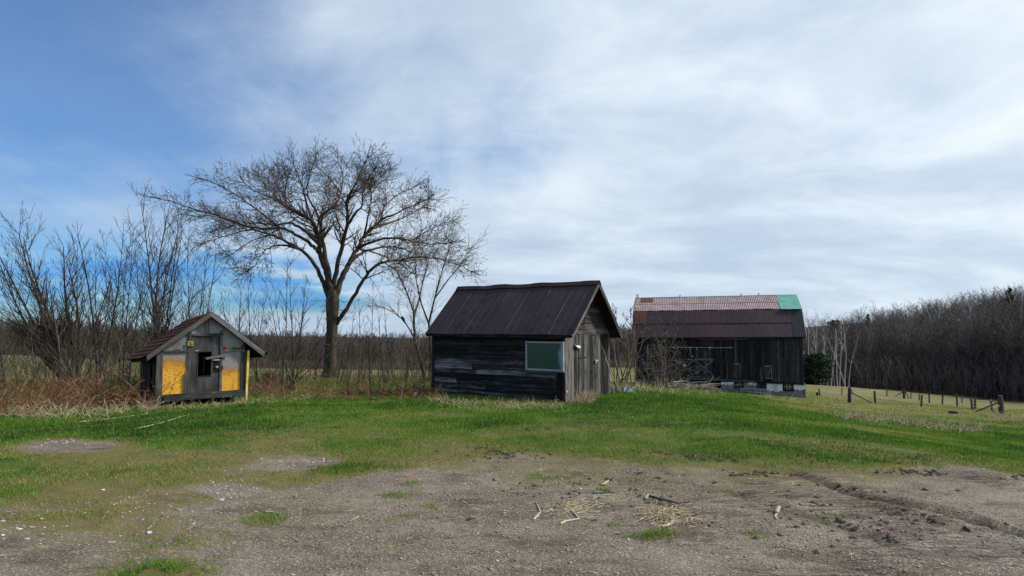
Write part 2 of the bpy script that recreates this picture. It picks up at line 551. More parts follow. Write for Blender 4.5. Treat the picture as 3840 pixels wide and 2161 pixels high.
# pasture: pale, dry, partly green
past = gt.mix(gt.mapr(gt.noise(gt.mapping(p2, (.12, .5, 1)), 1.0, 6, .66), .35, .65), (.185, .155, .070), (.100, .125, .032))
past = gt.mix(gt.mapr(gt.noise(gt.mapping(p2, (.5, 1.5, 1)), 1.0, 5, .66), .50, .68, 0, .75), past, (.30, .245, .135))
past = gt.mix(gt.mapr(gt.noise(gt.mapping(p2, (.3, .9, 1), (0, 0, 0), (9, 2, 0)), 1.0, 5, .7), .52, .66, 0, .7), past, (.065, .055, .030))
past = gt.mix(gt.mapr(gy, 60, 110, 0, .35), past, (.075, .072, .028))
col = gt.mix(A_d, col, past)
col = gt.mix(A_f, col, gt.mix(nB, (.030, .022, .016), (.075, .052, .036)))
gt.put(gb.inputs['Base Color'], col)
gb.inputs['Roughness'].default_value = .95
gb.inputs['Specular IOR Level'].default_value = .12
hh = gt.math('ADD', gt.math('MULTIPLY', nC, .9), gt.math('ADD', gt.math('MULTIPLY', nD, .45), gt.math('MULTIPLY', s1, .35)))
# lug marks of tyres: grooves along the drive's direction where wheels have pressed the mud
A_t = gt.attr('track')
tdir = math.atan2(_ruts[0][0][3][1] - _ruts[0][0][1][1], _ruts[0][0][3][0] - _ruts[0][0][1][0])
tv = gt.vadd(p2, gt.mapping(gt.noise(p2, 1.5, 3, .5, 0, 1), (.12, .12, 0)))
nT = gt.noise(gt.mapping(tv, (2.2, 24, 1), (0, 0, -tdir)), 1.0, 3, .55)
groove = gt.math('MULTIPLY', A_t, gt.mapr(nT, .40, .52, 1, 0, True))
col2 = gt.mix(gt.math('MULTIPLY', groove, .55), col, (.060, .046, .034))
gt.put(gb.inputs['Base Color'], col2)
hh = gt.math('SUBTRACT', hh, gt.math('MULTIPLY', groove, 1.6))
bump(gt, gb, hh, .95, .026)

M_TWIG = leafy('bark_twig', [(0, (.026, .020, .017)), (.5, (.048, .038, .031)), (1, (.10, .080, .064))], .9, 0)
M_BARK = plain('bark_elm', (.052, .042, .034), .95, 0, .5, 5, .1, (.11, .088, .066), .9)

print('helpers ready')
# ------------------------------------------------------------------ the ground sheet
def forest_mask(x, y):
    X = x / np.maximum(y, 1)
    e = 118 - 16 * np.clip((X - .45) / .35, -1, 1.6)
    right = sstep(-3, 3, y - e) * sstep(.40, .43, X)
    mid = sstep(-8, 8, y - 262) * sstep(.44, .40, X)
    return np.maximum(right, mid)
def field_mask(x, y):
    X = x / np.maximum(y, 1)
    r = sstep(.36, .44, X) * sstep(20, 34, y + 6 * (fbm(x * .15, y * .15, 3) - .5) * 4) * .9
    l = sstep(.08, -.05, X) * sstep(38, 60, y)
    m = sstep(52, 70, y)
    return np.maximum(np.maximum(r, l), m)

xs = axis(-900, 900, -8.0, 8.0, .085, 1.06, 30)
ys = axis(-30, 1000, 3.4, 11.5, .055, 1.028, 25)
GX, GY = np.meshgrid(xs, ys)
GZ, GC, GW = gz_full(GX, GY)
nx, ny = len(xs), len(ys)
idx = np.arange(nx * ny).reshape(ny, nx)
gf = np.stack([idx[:-1, :-1], idx[:-1, 1:], idx[1:, 1:], idx[1:, :-1]], -1).reshape(-1, 4)
gme = mesh_np('ground', np.stack([GX, GY, GZ], -1).reshape(-1, 3), gf, True)
set_attr(gme, 'cover', GC.ravel()); set_attr(gme, 'track', track_mask(GX, GY).ravel()); set_attr(gme, 'rut_dark', GW.ravel())
set_attr(gme, 'forest', forest_mask(GX, GY).ravel()); set_attr(gme, 'field', field_mask(GX, GY).ravel())
ground = tag(link('ground', gme, gm), kind='structure')
def gz_np(x, y):
    """height of the built sheet (bilinear) at many points"""
    x = np.asarray(x, float); y = np.asarray(y, float)
    i = np.clip(np.searchsorted(xs, x) - 1, 0, nx - 2); j = np.clip(np.searchsorted(ys, y) - 1, 0, ny - 2)
    fx = np.clip((x - xs[i]) / (xs[i + 1] - xs[i]), 0, 1); fy = np.clip((y - ys[j]) / (ys[j + 1] - ys[j]), 0, 1)
    return (GZ[j, i] * (1 - fx) + GZ[j, i + 1] * fx) * (1 - fy) + (GZ[j + 1, i] * (1 - fx) + GZ[j + 1, i + 1] * fx) * fy
def gzf(x, y): return gz_np(np.atleast_1d(x), np.atleast_1d(y))
_ts = np.geomspace(3, 900, 1100)
def hit(px, py):
    """the ground point seen at a picture position"""
    r = ray(px, py)
    p = np.array([0, 0, EYE]) + r[None] * _ts[:, None]
    b = np.nonzero(p[:, 2] < gz_np(p[:, 0], p[:, 1]))[0]
    if not len(b): return p[-1].copy()
    k = b[0]
    if k == 0: return p[0].copy()
    g0 = p[k - 1, 2] - gz_np(p[k - 1, 0], p[k - 1, 1]); g1 = p[k, 2] - gz_np(p[k, 0], p[k, 1])
    f = g0 / (g0 - g1 + 1e-12)
    return p[k - 1] * (1 - f) + p[k] * f
def on_ground(px, py):
    p = hit(px, py); p[2] = gzf(p[0], p[1])[0]
    return p

# ------------------------------------------------------------------ building materials
W_BLACK = wood('boards_black', (.005, .0045, .0045), (.085, .072, .064), streak=(.8, 15, 15), bias=.57, vary=.7, tint=(.050, .026, .015))
W_SILVER = wood('boards_silver', (.008, .0075, .008), (.19, .18, .175), streak=(.8, 15, 15), bias=.51, vary=.8)
W_SILVF = wood('boards_silver_front', (.014, .013, .0135), (.30, .285, .275), streak=(.7, 14, 14), bias=.515, vary=.8)
W_GREY = wood('boards_grey', (.010, .0095, .0095), (.105, .098, .094), streak=(.7, 14, 14), bias=.54, vary=.8)
W_PALE = wood('boards_pale', (.022, .020, .019), (.24, .228, .216), streak=(.6, 12, 12), bias=.54)
W_BARN = wood('boards_barn', (.005, .005, .006), (.075, .070, .070), streak=(.5, 9, 9), bias=.55, vary=.7, tint=(.030, .019, .013))
W_BARN2 = wood('boards_barn_grey', (.016, .016, .018), (.115, .111, .112), streak=(.5, 9, 9), bias=.52, vary=.6)
W_WEATH = wood('boards_weathered_pale', (.070, .064, .058), (.34, .32, .295), bias=.47)
W_BRACE = wood('boards_brace', (.030, .030, .032), (.19, .185, .185), streak=(.8, 14, 14), bias=.49)
W_DARKIN = plain('inside_dark', (.010, .009, .008), .95, 0, .3, 4, .05)
W_PLY = wood('plywood_grey', (.026, .026, .028), (.115, .112, .114), streak=(1.2, 7, 7), bias=.5)
ALU = plain('aluminium_frame', (.34, .33, .33), .5, .2, .2, 6, .5, (.25, .24, .23))
ALUD = plain('dull_metal', (.30, .30, .30), .5, .5, .25, 8, .5, (.16, .12, .09))
STEELW = plain('white_metal', (.42, .44, .43), .5, .1, .15, 8, .5, (.35, .36, .34))
IRON = plain('dark_iron', (.02, .02, .021), .6, .4, .3, 10, .4)
RUST = plain('rust', (.105, .050, .036), .85, .1, .4, 6, .2, (.06, .030, .026))
REDP = plain('red_paint', (.35, .03, .02), .5, 0, .3, 10, .4)

def painted_yellow():
    """yellow paint, worn to grey towards the weathered top of the sheet (local z up)"""
    m, nt, b = mat('yellow_panel')
    v, rnd = ocoord(nt, False)
    x, y, z = nt.sep(v)
    vj = nt.vadd(v, nt.comb(nt.math('MULTIPLY', rnd, 31.0), 0.0, nt.math('MULTIPLY', rnd, 7.0)))
    big = nt.noise(nt.mapping(vj, (3, 3, 2.2)), 1.0, 6, .65)
    fine = nt.noise(nt.mapping(vj, (34, 34, 60)), 1.0, 5, .7)
    fleck = nt.noise(nt.mapping(vj, (15, 15, 30)), 1.0, 5, .7)
    lev = nt.math('ADD', z, nt.math('MULTIPLY', nt.math('SUBTRACT', big, .5), .75))
    wear = nt.attr('wear')
    lev = nt.math('ADD', lev, nt.math('ADD', wear, nt.math('MULTIPLY', nt.math('SUBTRACT', fine, .5), .5)))
    yel = nt.mix(nt.mapr(big, .35, .65), (.62, .28, .014), (.80, .43, .035))
    org = (.36, .155, .018)
    grey = nt.mix(fine, (.14, .14, .155), (.30, .30, .32))
    c = nt.mix(nt.mapr(lev, .52, .80, 0, 1, True), yel, org)
    c = nt.mix(nt.mapr(lev, .72, .92, 0, 1, True), c, grey)
    c = nt.mix(nt.mapr(fleck, .54, .62, 0, .9), c, (.13, .062, .018))
    nt.put(b.inputs['Base Color'], c)
    b.inputs['Roughness'].default_value = .75
    bump(nt, b, fine, .5, .006)
    return m
YEL = painted_yellow()
YELP = plain('yellow_trim_paint', (.74, .50, .14), .7, 0, .25, 12, .3, (.40, .26, .07))
GREYP = plain('grey_paint_panel', (.235, .245, .25), .8, 0, .22, 5, .2, (.11, .115, .115))
SIGNY = plain('yellow_sign', (.42, .36, .10), .6, 0, .25, 20, .3, (.2, .17, .06))
SHING = plain('shingle_brown', (.085, .042, .029), .95, 0, .45, 22, .05, (.055, .025, .018), .6)

def roof_metal(name, col, stain, rough=.34, spots=True, streak=None):
    m, nt, b = mat(name)
    v, rnd = ocoord(nt, False)
    n = nt.noise(nt.mapping(v, (2, 2, 2)), 1.0, 6, .6)
    vj = nt.vadd(v, nt.comb(nt.math('MULTIPLY', rnd, 9.0), 0.0, 0.0))
    n2 = nt.noise(vj, 4.5, 5, .62, .2)
    c = nt.mix(nt.mapr(n, .3, .7), tuple(x * .75 for x in col), tuple(x * 1.25 for x in col))
    c = nt.mix(nt.math('MULTIPLY', nt.math('SUBTRACT', rnd, .3), .35), c, tuple(x * .6 for x in col))
    if spots:
        area = nt.mapr(nt.noise(v, .55, 3, .5), .42, .60, 0, 1, True)
        c = nt.mix(nt.math('MULTIPLY', nt.mapr(n2, .55, .61, 0, .9), area), c, stain)
    if streak is not None:
        n3 = nt.noise(nt.mapping(v, streak), 1.0, 5, .65)
        c = nt.mix(nt.mapr(n3, .5, .68, 0, .75), c, stain)
    nt.put(b.inputs['Base Color'], c)
    nt.put(b.inputs['Roughness'], nt.mapr(n2, .3, .7, rough - .05, rough + .2))
    b.inputs['Specular IOR Level'].default_value = .25
    bump(nt, b, nt.noise(v, 3.0, 3, .5), .25, .02)
    return m
ROOF_SHED = roof_metal('roof_shed_brown', (.034, .021, .026), (.008, .007, .009), .55)
ROOF_CAP = roof_metal('roof_cap_brown', (.040, .018, .016), (.015, .008, .008), .45)
ROOF_PINK = roof_metal('roof_barn_faded', (.255, .195, .195), (.150, .098, .092), .6, False, (1.2, 1.2, .5))
ROOF_MAR = roof_metal('roof_barn_maroon', (.040, .019, .027), (.018, .011, .016), .55, False, (2.5, 2.5, .35))
ROOF_TEAL = roof_metal('roof_barn_teal', (.095, .30, .245), (.07, .24, .20), .5, False, (1.5, 1.5, 1))
ROOF_BLUE = roof_metal('roof_barn_slate_blue', (.010, .013, .020), (.007, .009, .013), .5, False, (1.5, 1.5, 1))
CONC = plain('concrete', (.17, .165, .16), .95, 0, .35, 3.2, .1, (.075, .072, .072), .6)
LIME = plain('limewash', (.70, .72, .74), .9, 0, .15, 4, .1, (.26, .26, .27), .5)

def teal_glass():
    m, nt, b = mat('window_pane_teal')
    v, rnd = ocoord(nt, False)
    n = nt.noise(v, 16, 5, .7)
    n2 = nt.noise(v, 3.0, 3, .5)
    x, y, z = nt.sep(v)
    # a cloudy film towards one side of the glass
    film = nt.math('ADD', nt.mapr(x, .18, .55, 0, .75, True), nt.math('MULTIPLY', nt.math('SUBTRACT', n2, .5), 1.4))
    film = nt.math('MULTIPLY', nt.mapr(film, .45, .95, 0, .8, True), nt.mapr(n, .3, .6, .35, 1))
    c = nt.mix(nt.mapr(n, .4, .75, 0, .5), (.005, .052, .046), (.018, .095, .086))
    c = nt.mix(film, c, (.30, .52, .52))
    nt.put(b.inputs['Base Color'], c)
    nt.put(b.inputs['Roughness'], nt.mapr(film, 0, .6, .12, .5))
    b.inputs['Specular IOR Level'].default_value = .6
    bump(nt, b, n, .08, .003)
    return m
PANE = teal_glass()
DPANE = plain('window_glass_dark', (.012, .014, .016), .12, 0, .2, 5, .5)

_rb = random.Random(11)
def board(parent, name, p0, p1, n, w, t, mt, wob=.004, nseg=4, e0=0.0, e1=0.0, rough_end=0.0, label=None):
    """a sawn board from p0 to p1 (centre line of its back face), n = outward normal; slightly uneven edges.
    e0/e1 slant the ends"""
    p0 = Vector([float(a) for a in p0]); p1 = Vector([float(a) for a in p1]); n = Vector([float(a) for a in n]).normalized()
    ax = p1 - p0; L = ax.length; ax.normalize()
    n = (n - ax * n.dot(ax)).normalized()
    wd = n.cross(ax)
    M = Matrix(((ax.x, wd.x, n.x, p0.x), (ax.y, wd.y, n.y, p0.y), (ax.z, wd.z, n.z, p0.z), (0, 0, 0, 1)))
    vs = []; fs = []
    for i in range(nseg + 1):
        f = i / nseg
        j1, j2, j3 = (_rb.uniform(-wob, wob) for _ in range(3))
        for (yy, zz) in ((-w / 2 + j1, 0), (w / 2 + j2, 0), (w / 2 + j2, t + j3 * .6), (-w / 2 + j1, t + j3 * .6)):
            x = L * f
            if i == 0: x += e0 * yy + _rb.uniform(0, rough_end)
            if i == nseg: x += e1 * yy - _rb.uniform(0, rough_end)
            vs.append((x, yy, zz))
    for i in range(nseg):
        a = i * 4; b2 = a + 4
        for k in range(4):
            l = (k + 1) % 4
            fs.append((a + k, a + l, b2 + l, b2 + k))
    fs.append((3, 2, 1, 0)); e = nseg * 4
    fs.append((e, e + 1, e + 2, e + 3))
    me = bpy.data.meshes.new(name); me.from_pydata(vs, [], fs); me.update()
    o = link(name, me, mt, parent, M)
    if label: o['label'] = label
    return o

UP = np.array([0, 0, 1.0])
def unit2(x, y):
    v = np.array([x, y, 0.0]); return v / np.linalg.norm(v)

# ================================================================== the wooden shed in the middle
def build_shed():
    B = np.array([1.354, 17.0, 0.0]); L, D = 4.52, 2.62
    ul = unit2(-.824, .566); ug = unit2(.566, .824); nf = -ug; ng = -ul
    S = lambda u, v, z: B + ul * u + ug * v + UP * z
    Z0, ZW, ZR = -.40, 1.40, 2.86
    sr = root('shed', S(L / 2, D / 2, Z0), 'dark weathered wooden shed with brown metal roof and teal window', 'shed')
    # inner shell
    for a, b_, c_ in ((S(L - .03, .03, Z0), -ul * (L - .06), ug * .02), (S(.03, .03, Z0), ug * (D - .06), ul * .02),
                      (S(.03, D - .05, Z0), ul * (L - .06), ug * .02), (S(L - .05, .03, Z0), ug * (D - .06), ul * .02)):
        m = MB(); m.box(a, b_, c_, UP * (ZW - Z0)); m.build('wall', W_DARKIN, sr)
    # clapboards on the long front wall, each overlapping the one below
    rows = 13; ex = (ZW - Z0) / rows
    for i in range(rows):
        z = Z0 + ex * i
        zc = z + ex / 2
        umin = .21 if zc < .44 else (1.17 if .42 < zc < 1.27 else 0.0)
        cuts = [umin]
        u = umin
        while True:
            u += _rb.uniform(1.3, 3.4)
            if u > L - .8: break
            cuts.append(u)
        cuts.append(L)
        for a, b_ in zip(cuts[:-1], cuts[1:]):
            droop0, droop1 = _rb.uniform(-.012, .006), _rb.uniform(-.022, .012)
            nn = nf + UP * _rb.uniform(.17, .27)
            mt = W_SILVF if zc < .66 and _rb.random() < .85 else W_BLACK
            board(sr, 'clapboard', S(a + .004, -.0, zc + droop0) , S(b_ - .004, -.0, zc + droop1), nn, ex * 1.13, .026, mt, .009, 8, rough_end=.006)
    board(sr, 'corner_board', S(.10, -.012, Z0 - .02), S(.10, -.012, .45), nf, .19, .03, W_BLACK, .004)
    board(sr, 'corner_board', S(L - .05, -.026, Z0 - .05), S(L - .05, -.026, ZW), nf, .10, .03, W_BLACK, .004)
    # end gable: upright boards, plank door, clapboards above
    v = .0
    while v < D - .05:
        w = _rb.uniform(.13, .19)
        if v < .70 < v + w: w = .70 - v
        if .70 <= v < 1.72:
            v = 1.72; continue
        w = min(w, D - v)
        zt = ZW + .03
        board(sr, 'wall_board', S(.0, v + w / 2, Z0 - .05 - _rb.uniform(0, .04)), S(0, v + w / 2, zt), ng, w - .008, .024 + _rb.uniform(0, .008), W_GREY if _rb.random() < .5 else W_SILVER, .004, 5)
        v += w
    dm = MB(); dm.box(S(.0, .72, Z0 + .06), ug * .99, -ul * .012, UP * 1.76)
    dr = dm.build('door', W_DARKIN, sr)
    dr['label'] = 'plank door with paler planks near its top'
    v = .715; k = 0
    for w in (.16, .15, .17, .155, .17, .185):
        tp = 1.435 - .07 * (v - .7) / 1.0
        board(dr, 'plank', S(-.012, v + w / 2, Z0 + .05), S(-.012, v + w / 2, tp), ng, w - .010, .02 + _rb.uniform(0, .006), W_PALE if k in (0, 2, 5) else W_GREY, .003, 5, e1=-.05)
        v += w; k += 1
    m = MB(); m.box(S(-.045, .70, .79), ug * .48, -ul * .01, UP * .018); m.build('strap', W_PALE, dr)
    m = MB(); m.box(S(-.05, 1.60, .66), ug * .14, -ul * .05, UP * .035); m.box(S(-.05, 1.64, .61), ug * .06, -ul * .03, UP * .05); m.build('hasp', STEELW, dr)
    m = MB(); m.tube([S(-.05, 1.66, .36), S(-.08, 1.66, .33), S(-.08, 1.66, .22), S(-.05, 1.66, .19)], .01, 6); m.build('handle', IRON, dr)
    m = MB(); m.tube([S(-.03, 1.49, .38), S(-.06, 1.49, .38)], .03, 10); m.build('knob', IRON, dr)
    # folded white bracket left of the door
    m = MB()
    m.add([S(-.03, .45, 1.16), S(-.03, .60, 1.12), S(-.10, .60, 1.06), S(-.10, .46, 1.12), S(-.03, .76, 1.13), S(-.10, .75, 1.07),
           S(-.03, .45, 1.15), S(-.03, .60, 1.11), S(-.10, .60, 1.05), S(-.10, .46, 1.11), S(-.03, .76, 1.12), S(-.10, .75, 1.06)],
          [(0, 1, 2, 3), (1, 4, 5, 2), (9, 8, 7, 6), (8, 11, 10, 7), (3, 2, 8, 9), (2, 5, 11, 8), (4, 10, 11, 5), (0, 3, 9, 6)])
    m.build('bracket', STEELW, sr)
    m = MB(); m.tube([S(-.035, .07, -.06), S(-.045, .07, -.06)], .035, 12); m.build('washer', STEELW, sr)
    # gable clapboards
    slope = (ZR - 1.43) / 1.5
    z = ZW + .02; i = 0
    while z < ZR - .22:
        h = .15
        zc = z + h / 2
        hw = max(.05, (ZR - .10 - z) / slope - .02)
        hw2 = max(.02, (ZR - .10 - z - h) / slope - .02)
        vm = D / 2
        cut = vm + _rb.uniform(-.3, .4) * hw if i in (0, 1, 2) else None
        segs = [(vm - hw, vm + hw)] if cut is None else [(vm - hw, cut), (cut + .006, vm + hw)]
        for a, b_ in segs:
            mt = W_PALE if (i == 0 and a < vm) else W_GREY
            board(sr, 'gable_board', S(.0, a, zc + _rb.uniform(-.012, .012)), S(0, b_, zc + _rb.uniform(-.015, .012)), ng + UP * .12, h * 1.12, .022, mt, .008, 5,
                  e0=(0.45 if a == vm - hw else 0), e1=(-.45 if b_ == vm + hw else 0))
        z += h; i += 1
    gbk = MB(); gbk.add([S(.02, .03, ZW), S(.02, D - .03, ZW), S(.02, D / 2, ZR - .16), S(.05, .03, ZW), S(.05, D - .03, ZW), S(.05, D / 2, ZR - .16)],
                       [(0, 1, 2), (5, 4, 3), (0, 3, 4, 1), (1, 4, 5, 2), (2, 5, 3, 0)])
    gbk.build('wall', W_DARKIN, sr)
    gb2 = MB(); gb2.add([S(L - .02, .03, ZW), S(L - .02, D - .03, ZW), S(L - .02, D / 2, ZR - .16), S(L - .05, .03, ZW), S(L - .05, D - .03, ZW), S(L - .05, D / 2, ZR - .16)],
                       [(0, 1, 2), (5, 4, 3), (0, 3, 4, 1), (1, 4, 5, 2), (2, 5, 3, 0)])
    gb2.build('wall', W_SILVER, sr)
    # window, standing proud of the wall
    fr = MB(); o_ = -.035
    u0, u1, za, zb = -.02, 1.155, .465, 1.235; bw = .045
    for a, b_, c_, d_ in ((u0, u1, za, za + bw), (u0, u1, zb - bw, zb), (u0, u0 + bw + .02, za + bw, zb - bw), (u1 - bw, u1, za + bw, zb - bw)):
        fr.box(S(a, -.015, c_), ul * (b_ - a), nf * .06, UP * (d_ - c_))
    win = fr.build('window', ALU, sr)
    me = MB(); me.box(S(u1 - bw, -.03, za + bw), -ul * (u1 - u0 - 2 * bw - .02), nf * .012, UP * (zb - za - 2 * bw))
    Mw = Matrix(((-ul[0], nf[0], 0, 0), (-ul[1], nf[1], 0, 0), (0, 0, 1, 0), (0, 0, 0, 1)))
    Mw.translation = Vector(S((u0 + u1) / 2, -.03, (za + zb) / 2))
    me.build('pane', PANE, win, M=Mw)
    m = MB(); m.box(S(u0 - .02, -.012, za - .035), ul * (u1 - u0 + .04), nf * .085, UP * .033); m.build('sill', W_SILVER, win)
    # roof: sheets with ribs, both slopes
    ua, ub = -.37, L + .10
    nsh = 7; sw = (ub - ua) / nsh
    rr = random.Random(4)
    for side in (0, 1):
        ve = -.21 if side == 0 else D + .18
        ze = 1.425 if side == 0 else 1.36
        for k in range(nsh):
            us = []
            for j in range(3):
                a = k * sw + j * sw / 3
                us += [(a, 0), (a + .010, .006 if j else .010), (a + .020, 0), (a + .022 + (sw / 3 - .022) / 2, .0)]
            us.append((k * sw + sw + .02, 0.003))
            nv = 6; vs = []; fs = []
            lift = rr.uniform(.0, .006); eo = rr.uniform(-.012, .02)
            for i in range(nv + 1):
                f = i / nv
                vv = D / 2 + (ve - D / 2) * f; zz = ZR + (ze - ZR) * f
                for (uu, h) in us:
                    dent = .006 * math.sin(3.1 * uu + 5 * f + k) + rr.uniform(-.002, .002)
                    q = S(ua + uu, vv + (-eo if (i == nv and side == 0) else 0) * 1.0, zz + h * .8 + dent + lift - (.01 if i == nv else 0))
                    q = q + (nf if side == 0 else -nf) * h * .7
                    vs.append(q)
            w_ = len(us)
            for i in range(nv):
                for j in range(w_ - 1):
                    a = i * w_ + j
                    fs.append((a, a + 1, a + w_ + 1, a + w_))
            m = MB(); m.add(vs, fs)
            # underside
            b0 = len(m.v)
            m.add([v_ - UP * .012 for v_ in vs], [tuple(reversed(f_)) for f_ in fs])
            ob = m.build('roof_sheet', ROOF_SHED, sr)
        # roof boards below the sheets
        m = MB()
        a0 = S(ua + .03, D / 2, ZR - .045); a1 = S(ua + .03, ve + (.03 if side == 0 else -.03), ze - .035)
        m.hexa([a1 - UP * .03, a1 + ul * (ub - ua - .06) - UP * .03, a0 + ul * (ub - ua - .06) - UP * .03, a0 - UP * .03, a1, a1 + ul * (ub - ua - .06), a0 + ul * (ub - ua - .06), a0])
        m.build('roof_deck', W_BLACK, sr)
    # ridge cap, a little buckled
    m = MB(); n = 24; vs = []
    for i in range(n + 1):
        u = ua - .01 + (ub - ua + .02) * i / n
        wv = .018 * math.sin(i * .9) * (1 if 8 < i < 20 else .3) + _rb.uniform(-.004, .004)
        vs += [S(u, D / 2 - .13, ZR - .10 + .02 + wv * .3), S(u, D / 2 - .02, ZR + .035 + wv), S(u, D / 2 + .02, ZR + .035 + wv), S(u, D / 2 + .13, ZR - .08 + wv * .3)]
    m.add(vs, [(i * 4 + j, i * 4 + j + 1, i * 4 + j + 5, i * 4 + j + 4) for i in range(n) for j in range(3)])
    m.build('ridge_cap', ROOF_CAP, sr)
    # rake boards and eave boards
    for uu, mt in ((ua + .02, W_WEATH), (ub - .02, W_SILVER)):
        nn = ng if uu < 1 else -ng
        board(sr, 'rake_board', S(uu, -.20, 1.37), S(uu, D / 2 - .02, ZR - .07), nn, .12, .022, mt, .004, 6)
        board(sr, 'rake_board', S(uu, D + .16, 1.30), S(uu, D / 2 + .02, ZR - .07), nn, .12, .022, W_SILVER, .004, 6)
    board(sr, 'fascia', S(ua + .06, -.175, 1.375), S(ub - .06, -.175, 1.385), nf, .085, .02, W_BLACK, .006, 9)
    board(sr, 'fascia', S(ua + .5, -.155, 1.335), S(ub - 1.2, -.155, 1.345), nf, .03, .02, W_SILVER, .004, 9)
    # verge trim strip of rusted metal on the near slope's edge
    board(sr, 'verge_trim', S(ua - .01, -.21, 1.44), S(ua - .01, D / 2, ZR + .02), nf + UP * 1.0, .05, .012, ROOF_CAP, .004, 6)
    return S, ul, ug, nf, ng
SHED = build_shed()

# ---- spade leaning on the gable
def build_spade():
    S, ul, ug, nf, ng = SHED
    top = S(-.045, 2.12, .98); bot = S(-.30, 2.60, -.30)
    P = lambda f: top + (bot - top) * f
    r_ = root('spade', bot, 'long handled spade with green grip leaning on the shed gable', 'spade')
    m = MB(); m.tube([P(.0), P(.02), P(.16), P(.18)], [.016, .022, .021, .018], 8); m.build('grip', plain('green_plastic', (.02, .12, .085), .5), r_)
    m = MB(); m.tube([P(.18), P(.5), P(.76)], [.015, .016, .017], 8); m.build('shaft', wood('ash_handle', (.30, .24, .17), (.52, .45, .35), bias=.45), r_)
    m = MB(); m.tube([P(.74), P(.84)], [.021, .019], 8); m.build('socket', IRON, r_)
    ax = (bot - top) / np.linalg.norm(bot - top); sd = ug - ax * np.dot(ug, ax); sd /= np.linalg.norm(sd); nb = np.cross(ax, sd)
    m = MB(); st = []
    for f, w, c in ((.82, .03, 0), (.86, .105, .012), (.93, .11, .02), (.98, .085, .012), (1.02, .02, 0)):
        for s_ in (-1, -.4, .4, 1):
            st.append(P(f) + sd * w * s_ + nb * (c * (1 - s_ * s_) - (.03 * (f - .82) / .2)))
    fs = [(i * 4 + j, i * 4 + j + 1, i * 4 + j + 5, i * 4 + j + 4) for i in range(4) for j in range(3)]
    m.add(st, fs); m.add([q + nb * .004 for q in st], [tuple(reversed(f)) for f in fs])
    m.build('blade', IRON, r_)
build_spade()

